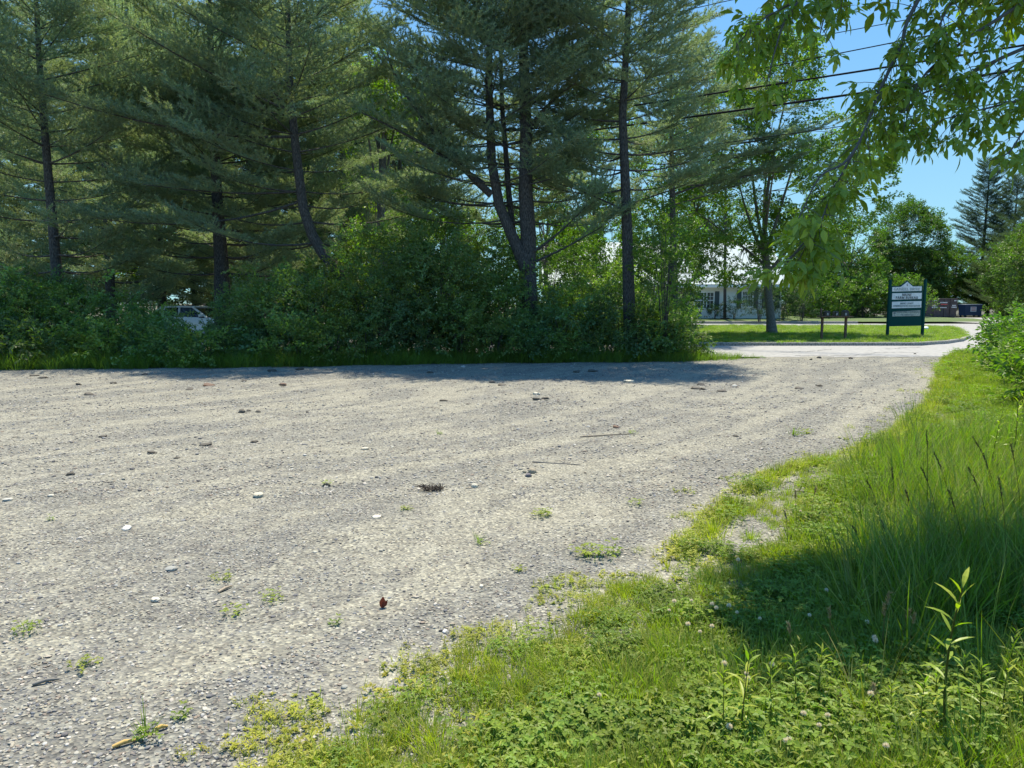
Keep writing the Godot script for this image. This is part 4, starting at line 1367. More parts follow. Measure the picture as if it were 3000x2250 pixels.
# ---------------------------------------------------------------- shrubs along the lot
func build_thicket() -> void:
	# px, extra depth behind the gravel edge, top px row, radius, sprays, tone
	var tops_x := PackedFloat32Array([-150, 0, 150, 350, 450, 520, 590, 660, 720, 800, 900, 1050, 1200, 1350, 1480, 1560, 1650, 1750, 1850, 1930, 2000, 2080, 2160])
	var tops_y := PackedFloat32Array([820, 830, 815, 870, 915, 975, 985, 975, 810, 780, 800, 700, 610, 640, 770, 920, 830, 790, 940, 830, 920, 980, 1015])
	var i := 0
	for row in 3:
		var px := -140.0 + row * 40
		while px < 2000:
			rng.seed = 400 + i
			if row < 2 and px > 480 and px < 690:
				px += rr(70, 105)
				i += 1
				continue
			var x0 := (px - 1500) / FPX * 18.0
			var dd: float = dtree(x0) + [1.7, 3.1, .95][row] + rr(-.3, .4)
			if px > 1880:
				dd = dtree(x0) + [1.4, 2.0, .9][row]
			var x := (px - 1500) / FPX * dd
			var ty := lookup(tops_x, tops_y, px + rr(-15, 15))
			var h: float = atd(px, ty, dd).y * ([rr(.6, .85), rr(.95, 1.08), rr(.3, .42)][row])
			h = clampf(h, .6, 5.2)
			var rx := clampf(.55 + h * .2, .6, 1.15)
			var col := Color(.20, .275, .12) if rng.randf() < .6 else Color(.27, .35, .12)
			var o := thing("thicket_shrub", ["middling leafy shrub inside the thicket under the pines", "tall leafy shrub at the back of the thicket between pine trunks", "low leafy shrub at the thicket foot beside the gravel"][row], "shrub", Vector3(x, 0, -dd), ["middling", "tall", "low"][row] + " shrubs of the thicket")
			if i % 4 == 1:
				bush(o, rx, h, int(30 * rx * h) + 18, tint(Color(.27, .34, .10), .2), 500 + i, "spray", .8)
			else:
				bush(o, rx, h * rr(.85, 1.1), int(56 * rx * h) + 30, tint(col, .2), 500 + i, "bush", rr(.8, 1.3))
			px += rr(70, 105)
			i += 1
	var lit := thing("young_maple", "bright yellow green sapling behind the thick forked pine trunk", "tree", Vector3((1600 - 1500) / FPX * 24.0, 0, -24.0))
	bush(lit, 1.1, 3.3, 190, Color(.17, .25, .06), 611, "spray", .7)
	var sap := thing("young_maple", "slim leafy sapling right of the dark straight pine trunk", "tree", Vector3((1945 - 1500) / FPX * 20.8, 0, -20.8))
	bush(sap, .55, 4.2, 120, Color(.15, .23, .06), 612, "bush", 1.2)
	for q in [[1690, 30.5, 1.2, 4.6, "leafy sapling showing between the forked pine and dark pine"], [1780, 33.0, 1.3, 5.0, "leafy sapling just behind the dark straight pine trunk"], [1905, 31.0, 1.2, 4.8, "light sapling hiding the porch end of the house"], [1985, 34.0, 1.0, 4.0, "light sapling before the corner of the house"], [1440, 29.0, 1.5, 4.8, "leafy sapling behind the tall thicket shrubs"], [1320, 30.0, 1.5, 5.0, "second leafy sapling behind the tall thicket shrubs"]]:
		var yo := thing("young_maple", q[4], "tree", Vector3((q[0] - 1500) / FPX * q[1], -.04, -q[1]))
		bush(yo, q[2], q[3], 150, Color(.17, .25, .06), int(q[0]) + 7, "spray", 1.0)
	for k in 11:
		rng.seed = 720 + k
		var fx := -150.0 + k * 125 + rr(-25, 25)
		var fd := rr(43, 50)
		var fo := thing("woods_shrub", "dark leafy understorey bush in the woods across the road", "shrub", Vector3((fx - 1500) / FPX * fd, -.04, -fd), "understorey bushes across the road")
		bush(fo, 2.0, rr(4.5, 6.5), 110, Color(.13, .20, .07), 730 + k, "spray", 1.7)
	for k in 12:
		rng.seed = 750 + k
		var fx := 2350.0 + k * 30 + rr(-8, 8)
		var fd := rr(63, 68)
		var fo := thing("hedge_shrub", "bright leafy hedge shrub beyond the lawn behind mailboxes", "shrub", Vector3((fx - 1500) / FPX * fd, .1, -fd), "hedge shrubs beyond the lawn")
		bush(fo, 1.3, rr(2.2, 4.0), 90, Color(.17, .245, .065), 760 + k, "spray", 1.3)
	# tall grass at the foot of the thicket
	rng.seed = 640
	var g := groups(3)
	for k in 2600:
		var x := rr(-16, 7.4)
		var e := dtree(x)
		var dd := e + absf(rng.randfn(0, .9)) + .05
		if x > 4.2:
			dd = e + rr(.0, 2.2)
		if dd > droad(x) - 3.0:
			continue
		var v: int = k % 3
		var s := rr(.5, 1.05) * (0.8 if dd < e + .4 else 1.0)
		if x > 4.2:
			s *= clampf((8.0 - x) / 3.2, .3, 1.0)
		g[v][0].append(Transform3D(Basis.from_euler(Vector3(0, rr(0, TAU), 0)).scaled(Vector3(1.5, 1, 1.5) * s), Vector3(x, 0, -dd)))
		g[v][1].append(tint(Color(.20, .28, .06), .3))
	var gr := Node3D.new()
	gr.name = "tall_grass"
	add_child(gr)
	meta(gr, "tall grass at the foot of the thicket along gravel", "grass", "", "stuff")
	for v in 3:
		scatter(gr, "grass", SP.tall[v], M.grass, g[v][0], g[v][1])
	# shrubs on the right verge
	var vs := [[3000, 15.5, .5, .85, "leafy verge shrub nearest the gravel entrance"], [3090, 13.0, .6, .95, "tall leafy verge shrub beside the mown grass"], [2975, 18.0, .5, .8, "verge shrub standing next to the paved road"], [3070, 17.5, .8, 1.2, "broad verge shrub beside the road and driveway"], [3130, 10.5, .5, .8, "low leafy shrub on the verge before the broad shrubs"]]
	for k in vs.size():
		var s: Array = vs[k]
		var o := thing("verge_shrub", s[4], "shrub", Vector3((s[0] - 1500) / FPX * s[1], .08, -s[1]))
		bush(o, s[2], s[3], 120, Color(.20, .29, .07), 660 + k, "bush", 1.1)

# ---------------------------------------------------------------- overhanging tree, top right
func build_overhang() -> void:
	rng.seed = 700
	var base := Vector3(5.6, .08, -5.4)
	var o := thing("overhanging_tree", "broadleaf tree whose drooping leafy branches hang over the verge", "tree", base)
	var P := func(px: float, py: float, d: float) -> Vector3: return atd(px, py, d) - base
	var tb := MB.new()
	tb.tube([Vector3.ZERO, Vector3(-.1, 1.5, 0), Vector3(-.3, 3.2, 0), Vector3(-.7, 5.0, 0), Vector3(-1.0, 7.0, -.2)], [.24, .18, .16, .13, .05], 10)
	part(o, "trunk", tb.mesh(), M.bark_grey)
	# branch lines: points, radius, how leafy, droop of the side shoots
	var br := [
		[[Vector3(-.5, 4.2, 0), P.call(2960, -420, 5.1), P.call(2690, 0, 4.7), P.call(2640, 130, 4.6), P.call(2580, 260, 4.5), P.call(2545, 350, 4.4), P.call(2510, 430, 4.3), P.call(2440, 560, 4.2), P.call(2400, 660, 4.1), P.call(2350, 730, 4.0)], .015, 14.0, .24],
		[[Vector3(-.35, 3.4, 0), P.call(3250, 60, 5.2), P.call(2999, 142, 4.9), P.call(2805, 233, 4.8), P.call(2700, 275, 4.7), P.call(2560, 330, 4.6)], .02, 13.0, .28],
		[[Vector3(-.4, 3.7, 0), P.call(3180, -60, 5.0), P.call(2904, 68, 4.7), P.call(2715, 212, 4.5), P.call(2650, 330, 4.4)], .018, 12.0, .26],
		[[Vector3(-.6, 4.6, 0), P.call(2900, -650, 5.2), P.call(2550, -170, 4.8), P.call(2350, -10, 4.6), P.call(2230, 60, 4.5), P.call(2150, 140, 4.4)], .014, 12.0, .2],
		[[P.call(2350, -10, 4.6), P.call(2300, 60, 4.5), P.call(2270, 150, 4.4), P.call(2250, 230, 4.35)], .008, 11.0, .17],
		[[P.call(2500, -130, 4.75), P.call(2460, -20, 4.6), P.call(2420, 40, 4.5), P.call(2400, 110, 4.4)], .008, 11.0, .17],
		[[Vector3(-.35, 3.0, 0), P.call(3180, 240, 4.7), P.call(3000, 290, 4.5), P.call(2860, 325, 4.4), P.call(2760, 350, 4.35)], .014, 9.0, .2],
		[[P.call(3180, 240, 4.7), P.call(3060, 330, 4.4), P.call(2999, 385, 4.2), P.call(2955, 447, 4.1), P.call(2900, 470, 4.1)], .008, 5.0, .1],
		[[Vector3(-.5, 4.0, 0), P.call(3150, -260, 5.0), P.call(2900, -90, 4.8), P.call(2780, 20, 4.6), P.call(2740, 120, 4.5)], .018, 14.0, .26],
		[[P.call(2510, 430, 4.3), P.call(2470, 480, 4.2), P.call(2400, 520, 4.1), P.call(2340, 640, 4.0)], .009, 10.0, .22],
		[[P.call(2400, 660, 4.1), P.call(2330, 740, 4.0), P.call(2280, 800, 4.0)], .006, 14.0, .14],
		[[P.call(3250, 60, 5.2), P.call(3090, 130, 5.0), P.call(2960, 200, 5.0), P.call(2860, 260, 4.9)], .012, 15.0, .3],
		# above and beside the frame: the crown that shades the verge
		[[Vector3(-.7, 5.2, 0), P.call(2800, -900, 6.0), P.call(2450, -740, 6.0), P.call(2200, -600, 5.9)], .03, 34.0, .6],
		[[Vector3(-.7, 5.0, 0), P.call(3000, -800, 5.6), P.call(2600, -560, 5.6), P.call(2350, -420, 5.5), P.call(2250, -330, 5.4)], .03, 34.0, .6],
		[[Vector3(-.6, 4.8, 0), P.call(3200, -620, 5.9), P.call(2900, -430, 6.0), P.call(2650, -330, 6.0)], .03, 34.0, .6],
		[[Vector3(-.5, 4.4, 0), P.call(3400, -420, 5.6), P.call(3150, -300, 5.8), P.call(2950, -260, 6.0)], .03, 34.0, .6],
		[[Vector3(-.6, 4.6, 0), P.call(3050, -500, 5.2), P.call(2700, -330, 5.2), P.call(2400, -260, 5.1)], .02, 34.0, .5],
		[[Vector3(-.8, 5.8, -.1), P.call(2900, -1050, 6.0), P.call(2500, -900, 6.3), P.call(2150, -760, 6.4)], .03, 34.0, .6],
		[[Vector3(-.5, 4.2, 0), P.call(3350, -250, 5.4), P.call(3150, -150, 5.6), P.call(3000, -120, 5.8)], .02, 30.0, .5],
		[[Vector3(-.8, 5.6, 0), P.call(2900, -850, 5.2), P.call(2500, -740, 5.0), P.call(2150, -640, 5.0)], .02, 34.0, .55],
		[[Vector3(-.7, 5.2, 0), P.call(3350, -640, 4.8), P.call(3100, -600, 4.8), P.call(2800, -520, 4.9)], .02, 30.0, .55],
	]
	var leaves := []
	for bi in br.size():
		var B: Array = br[bi]
		var high := bi >= 12
		var pts: Array = B[0]
		# smooth the branch line
		var fine := []
		for i in pts.size() - 1:
			for k in 4:
				var t := k / 4.0
				var p0: Vector3 = pts[maxi(i - 1, 0)]
				var p3: Vector3 = pts[mini(i + 2, pts.size() - 1)]
				fine.append(pts[i].cubic_interpolate(pts[i + 1], p0, p3, t))
		fine.append(pts[pts.size() - 1])
		var bm := MB.new()
		bm.tube(fine, taper(B[1], .003, fine.size() - 1), 6, Color.WHITE, false)
		part(o, "branch", bm.mesh(), M.twig)
		var total := 0.0
		for i in fine.size() - 1:
			total += fine[i].distance_to(fine[i + 1])
		var n := int(total * B[2])
		var tw := MB.new()
		for k in n:
			var u := pow(rr(.12, 1.0), .8)
			var q := u * (fine.size() - 1)
			var i := mini(int(q), fine.size() - 2)
			var p: Vector3 = fine[i].lerp(fine[i + 1], q - i)
			var d: Vector3 = (fine[i + 1] - fine[i]).normalized()
			var out := (d * .5 + rv() * .8 - Vector3.UP * .15).normalized()
			var e: Vector3 = p + out * rr(.4, 1.0) * B[3] - Vector3.UP * rr(0, .35) * B[3]
			tw.tube(bez(p, p.lerp(e, .5) + Vector3.UP * .02, e, 3), taper(.0028, .0014, 3), 3, Color.WHITE, false)
			var m := (6 if high else 4) + rng.randi() % 3
			for j in m:
				var t2 := rr(.35, 1.0) if j > 0 else 1.0
				var lp: Vector3 = p.lerp(e, t2)
				var ld := (out * .6 + rv() * .75 - Vector3.UP * rr(.2, .9)).normalized()
				leaves.append([Transform3D(aim(ld, rr(-.9, .9), rr(.8, 1.3) if high else rr(.36, .74)), lp), rng.randi() % 4, tint(Color(.27, .35, .065) if rng.randf() < .75 else Color(.38, .43, .075), .22)])
		part(o, "twigs", tw.mesh(), M.twig, Vector3.ZERO, "stuff")
	# the 300 leaves that show largest are single parts, the rest one mass
	var inv := Transform3D(Basis(Vector3.RIGHT, -pitch), Vector3(0, CAM_H, 0)).affine_inverse()
	var seen := []
	for L in leaves:
		var c: Vector3 = inv * (base + L[0].origin)
		var ok := c.z < 0 and absf(c.x / c.z) < .70 and absf(c.y / c.z) < .53
		seen.append([(-c.z if ok else 100.0), L])
	seen.sort_custom(func(a, b): return a[0] < b[0])
	var mats := []
	for k in 6:
		var m: StandardMaterial3D = M.leaf_near.duplicate()
		var cc := tint(Color(.27, .35, .065) if k < 4 else Color(.38, .43, .075), .18)
		m.albedo_color = lin(cc.r, cc.g, cc.b)
		mats.append(m)
	var g := groups(4)
	for i in seen.size():
		var L: Array = seen[i][1]
		if i < 300:
			var lo := part(o, "leaf", SP.leaf[L[1]], mats[i % 6])
			lo.transform = L[0]
		else:
			g[L[1]][0].append(L[0])
			g[L[1]][1].append(L[2])
	for v in 4:
		scatter(o, "leaves", SP.leaf[v], M.leaf_near, g[v][0], g[v][1])

# ---------------------------------------------------------------- stones and debris on the lot
func build_gravel() -> void:
	rng.seed = 800
	var g := groups(3)
	var tones := [Color(.22, .215, .185), Color(.15, .155, .16), Color(.30, .285, .235), Color(.09, .09, .095), Color(.25, .23, .18), Color(.36, .34, .30), Color(.19, .16, .13)]
	for k in 80000:
		var t := rng.randf()
		var d: float
		var size: float
		if t < .55:
			d = rr(2.1, 6.5); size = rr(.003, .0085) * (1.0 if rng.randf() < .97 else 1.7)
		elif t < .85:
			d = rr(6.0, 12.0); size = rr(.006, .014) * (1.0 if rng.randf() < .97 else 1.7)
		else:
			d = rr(11.0, 21.5); size = rr(.009, .021)
		var x := rr(-.72 * d - .6, minf(.72 * d + .4, xedge(d) + (1.6 if d < 8 else .5)))
		if d > dtree(x) - .1 and x < 7.6:
			continue
		var s := xedge(d) - x
		if track(x, d, s) > .2 + rng.randf() * .7:
			continue
		var v: int = k % 3
		var b := Basis.from_euler(Vector3(rr(-.3, .3), rr(0, TAU), rr(-.3, .3))) * Basis.from_scale(Vector3(size * rr(.8, 1.5), size * rr(.35, .7), size * rr(.8, 1.2)))
		g[v][0].append(Transform3D(b, Vector3(x, gh(x, d) + size * .15, -d)))
		g[v][1].append(tint(tones[rng.randi() % tones.size()], .15))
	var gr := Node3D.new()
	gr.name = "gravel"
	add_child(gr)
	meta(gr, "loose grey and tan gravel covering the lot", "gravel", "", "stuff")
	for v in 3:
		scatter(gr, "pebbles", SP.pebble[v], M.stone, g[v][0], g[v][1])
	# single stones, clods and sticks: px, py, width px, height ratio, tone, name, label
	var st := [
		[758, 1447, 44, .45, Color(0.396, 0.376, 0.297), 1, "flat_rock", "flat broken pale rock tilted on the gravel, largest white one"],
		[1560, 1377, 30, .8, Color(0.259, 0.227, 0.165), 2, "round_stone", "rounded tan stone, biggest of the small stone cluster"],
		[1548, 1391, 24, .7, Color(0.122, 0.114, 0.125), 2, "round_stone", "rounded dark purplish stone leaning at the tan stone"],
		[1536, 1382, 15, .7, Color(0.187, 0.177, 0.132), 2, "round_stone", "small greenish grey stone behind the dark purplish stone"],
		[1390, 1421, 26, .75, Color(0.432, 0.412, 0.330), 2, "round_stone", "pale rounded stone between twig clump and stone cluster"],
		[373, 1545, 42, .3, Color(0.475, 0.469, 0.429), 1, "flat_stone", "long flat white stone lying alone in the rut"],
		[150, 1450, 20, .5, Color(0.446, 0.426, 0.363), 1, "pale_pebble", "small pale pebble on the gravel lot"],
		[22, 1463, 34, .35, Color(0.360, 0.355, 0.310), 1, "flat_stone", "flat grey stone with a shadowed edge near another pale pebble"],
		[500, 1670, 44, .35, Color(0.245, 0.248, 0.224), 1, "flat_stone", "flat grey stone with a dry yellow stem beside it"],
		[1105, 1519, 40, .2, Color(0.490, 0.461, 0.370), 1, "flat_stone", "cream flat stone pressed into the gravel"],
		[1068, 1312, 28, .3, Color(0.446, 0.412, 0.317), 1, "flat_stone", "cream flat stone on the far side of the ruts"],
		[455, 1758, 40, .3, Color(0.432, 0.412, 0.343), 1, "flat_stone", "flat pale stone paired with a darker one"],
		[1305, 1853, 26, .4, Color(0.432, 0.440, 0.436), 1, "pale_pebble", "small pale pebble on the gravel lot"],
		[1410, 1720, 18, .5, Color(0.446, 0.426, 0.363), 1, "pale_pebble", "small pale pebble on the gravel lot"],
		[600, 2077, 26, .4, Color(0.360, 0.348, 0.297), 1, "pale_pebble", "small pale pebble on the gravel lot"],
		[612, 2080, 24, .4, Color(0.302, 0.291, 0.251), 1, "pale_pebble", "small pale pebble on the gravel lot"],
		[1842, 1117, 40, .25, Color(0.432, 0.405, 0.310), 1, "pale_pebble", "small pale pebble on the gravel lot"],
		[1570, 1150, 34, .3, Color(0.475, 0.447, 0.356), 1, "flat_stone", "cream stone just behind the mottled dark chunk"],
		[1357, 1074, 22, .45, Color(0.360, 0.355, 0.330), 1, "pale_pebble", "small pale pebble in the shade of the pines"],
		[2152, 1128, 18, .4, Color(0.475, 0.461, 0.409), 1, "pale_pebble", "small pale pebble on the gravel lot"],
	]
	var dark := [[1572, 1166, 30, .45], [1600, 1164, 28, .4], [708, 1204, 22, .7], [728, 1203, 16, .5], [756, 1205, 16, .6], [900, 1204, 10, .7], [605, 1300, 36, .3], [744, 1290, 24, .4], [445, 1323, 34, .3], [518, 1337, 20, .35], [303, 1275, 28, .3], [207, 1387, 26, .6], [260, 1152, 26, .4], [958, 1417, 22, .7], [2040, 1136, 34, .3], [2058, 1139, 26, .3], [2054, 1126, 26, .3], [2115, 1143, 30, .3], [2340, 1137, 26, .3], [2400, 1129, 24, .3], [2155, 1276, 20, .35], [1300, 1172, 30, .25], [2376, 1052, 10, .7], [2400, 1046, 14, .7], [2492, 1047, 16, .5], [2680, 1035, 8, .7], [100, 1098, 26, .3], [128, 1104, 30, .3], [230, 1123, 20, .5], [334, 1118, 22, .4], [424, 1096, 20, .4], [716, 1114, 20, .4], [556, 1140, 28, .3], [795, 1084, 30, .4], [880, 1080, 26, .4], [1440, 1116, 24, .3], [1470, 1124, 30, .25], [1690, 1088, 26, .4], [1735, 1085, 28, .4], [1260, 1090, 22, .4], [1805, 1248, 26, .35], [830, 1123, 30, .4], [610, 1126, 36, .3]]
	for q in st:
		rock(q[0], q[1], q[2], q[3], q[4], SP.pebble[q[5]], q[6], q[7], "stone", "loose stones on the gravel lot")
	for i in dark.size():
		var q: Array = dark[i]
		var red := i >= 40
		rock(q[0], q[1], q[2], q[3], Color(.11, .07, .05) if red else Color(.075, .068, .055), SP.clod[i % 2], "bark_scrap" if red else "dirt_clod", "reddish bark scrap lying on the gravel" if red else "small dark clod lying on the pale gravel", "bark" if red else "clod", "bark scraps on the gravel" if red else "dark clods on the gravel")
	# dead twig clump
	var cl := thing("twig_clump", "dark dry clump of dead twigs lying on the gravel", "twigs", gp(1268, 1440))
	rng.seed = 820
	var cb := MB.new()
	for i in 60:
		var a := Vector3(rr(-.07, .09), rr(.0, .03), rr(-.05, .05))
		var e := a + Vector3(rr(-.13, .06), rr(.0, .06), rr(-.06, .06))
		cb.tube(bez(a, a.lerp(e, .5) + Vector3.UP * .015, e, 2), [.004, .003, .001], 3, Color.WHITE, false)
	part(cl, "twigs", cb.mesh(), plain(.06, .045, .035, .95), Vector3.ZERO, "stuff")
	# dry leaf standing in the gravel
	var lf := thing("dead_leaf", "small red brown dead leaf standing in the gravel", "leaf", gp(1120, 1785))
	var lb := MB.new()
	long_leaf(lb, Vector3.ZERO, Vector3(.1, 1, .1).normalized(), Vector3(0, 0, 1), .075, .035, .0, Color(.20, .045, .03))
	long_leaf(lb, Vector3(0, .01, 0), Vector3(.5, .8, .1).normalized(), Vector3(0, 0, 1), .055, .025, .1, Color(.16, .04, .03))
	part(lf, "blade", lb.mesh(), M.dry)
	# sticks
	for s in [[330, 2200, 400, 2178, Color(.42, .28, .09), "yellowish stick", "yellow broken stick on the gravel near the weeds"], [455, 2148, 492, 2138, Color(.42, .28, .08), "stick", "short thick yellow stick beside the pebbles"], [640, 1740, 680, 1722, Color(.30, .24, .17), "stick", "short brown stick by a small weed in the rut"], [1560, 1352, 1700, 1366, Color(.14, .13, .12), "stick", "long thin dark stick behind the stone cluster"], [1700, 1280, 1860, 1272, Color(.2, .17, .13), "stick", "long thin pale straw lying across the tracks"], [95, 2008, 175, 1990, Color(.16, .15, .13), "stick", "thin dark stick among coarse pebbles"]]:
		var a := gp(s[0], s[1])
		var e := gp(s[2], s[3])
		var o := thing("stick", s[6], "stick", a)
		var b := MB.new()
		b.tube([Vector3(0, gh(a.x, -a.z) + .008, 0), (e - a) * .5 + Vector3(0, gh(a.x, -a.z) + .014, 0), e - a + Vector3(0, gh(e.x, -e.z) + .008, 0)], [.007, .008, .004], 6, s[4])
		part(o, "wood", b.mesh(), M.stone)
func rock(px: float, py: float, wpx: float, ratio: float, col: Color, m: Mesh, called: String, label: String, cat: String, grp: String) -> void:
	var p := gp(px, py + wpx * ratio * .5)
	var d := -p.z
	var w := wpx / FPX * d * .5
	var o := MeshInstance3D.new()
	o.name = numbered(called)
	o.mesh = m
	var key := "rock" + str(col)
	if not M.has(key):
		var mt: StandardMaterial3D = M.stone.duplicate()
		mt.albedo_color = lin(col.r, col.g, col.b)
		M[key] = mt
	o.material_override = M[key]
	add_child(o, true)
	meta(o, label, cat, grp)
	o.transform = Transform3D(Basis.from_euler(Vector3(rr(-.2, .2), rr(0, TAU), rr(-.15, .15))) * Basis.from_scale(Vector3(w, w * ratio, w * .8)), Vector3(p.x, gh(p.x, d) + w * ratio * .3, p.z))

# ---------------------------------------------------------------- verge vegetation
func build_verge() -> void:
	rng.seed = 900
	var gs := groups(3)
	var gt := groups(3)
	var gc := groups(3)
	var gw := groups(3)
	for k in 24000:
		var u := rng.randf()
		var d := 2.15 + 20.0 * pow(u, 2.0)
		var xe := xedge(d)
		var x := rr(xe - .9, maxf(.72 * d + .8, xe + 1.0))
		var s := x - xe
		var pn := nz.get_noise_2d(x * 2.4 + 9, d * 2.4) * .5 + .5
		var pn2 := nz2.get_noise_2d(x * 5.0, d * 5.0 + 30) * .5 + .5
		var dense := clampf((s + .05) / (.9 if d < 4.5 else .35), 0, 1)
		if d > 4.5 and d < 15 and s > .32 and s < .85:      # the bare wheel track along the verge
			dense *= .28
		if d < 4.4:
			dense = clampf(.12 + s * .55, 0, 1)
		var cover := dense * 1.0 + (pn - .5) * (.6 if dense > .8 else 1.1)
		if s < (0.1 if d > 4.4 else -.35):
			cover = .03 + (pn - .62) * .9 + s * .25
		cover = maxf(cover, .012 if s > -.5 else 0.0)
		if rng.randf() > cover:
			continue
		var y := gh(x, d)
		var v: int = k % 3
		var far := 1.0 + maxf(0.0, d - 5.0) * .06
		var sz := rr(.5, 1.1) * lerpf(.5, 1.0, dense) * far
		var rot := Basis.from_euler(Vector3(rr(-.12, .12), rr(0, TAU), rr(-.12, .12)))
		var pick := pn2 * .8 + rng.randf() * .5
		var yel := Color(.41, .41, .065).lerp(Color(.29, .345, .06), clampf(s * .7 + pn * .5 - .3, 0, 1))
		var tallzone := clampf((x / d - .46) / .1, 0, 1) * (1.0 if d > 3.3 and d < 8.0 else .03)
		if rng.randf() < tallzone * .42:
			gt[v][0].append(Transform3D(rot.scaled(Vector3.ONE * rr(.45, .85)), Vector3(x, y, -d)))
			gt[v][1].append(tint(Color(.22, .30, .055) if rng.randf() < .75 else Color(.33, .33, .10), .28))
		elif pick < .46 and s > .25:
			gc[v][0].append(Transform3D(rot.scaled(Vector3.ONE * sz), Vector3(x, y, -d)))
			gc[v][1].append(tint(Color(.20, .28, .04), .28))
		elif pick < .62 or s < .2:
			gw[v][0].append(Transform3D(rot.scaled(Vector3.ONE * sz), Vector3(x, y, -d)))
			gw[v][1].append(tint(yel, .22))
		else:
			gs[v][0].append(Transform3D(rot.scaled(Vector3.ONE * sz), Vector3(x, y, -d)))
			gs[v][1].append(tint(yel, .22))
	var names := [["verge_grass", "short grass growing over the verge beside the gravel", "grass", gs, "grass"], ["verge_tall_grass", "tall dark grass standing on the verge under overhanging branches", "grass", gt, "tall"], ["clover_cover", "low clover leaves carpeting the verge", "clover", gc, "clover"], ["weed_cover", "low broad leaved weeds along the gravel edge", "weeds", gw, "weed"]]
	for q in names:
		var o := Node3D.new()
		o.name = q[0]
		add_child(o)
		meta(o, q[1], q[2], "", "stuff")
		var total := 0
		for v in 3:
			scatter(o, "plants", SP[q[4]][v], M.grass, q[3][v][0], q[3][v][1])
			total += q[3][v][0].size()

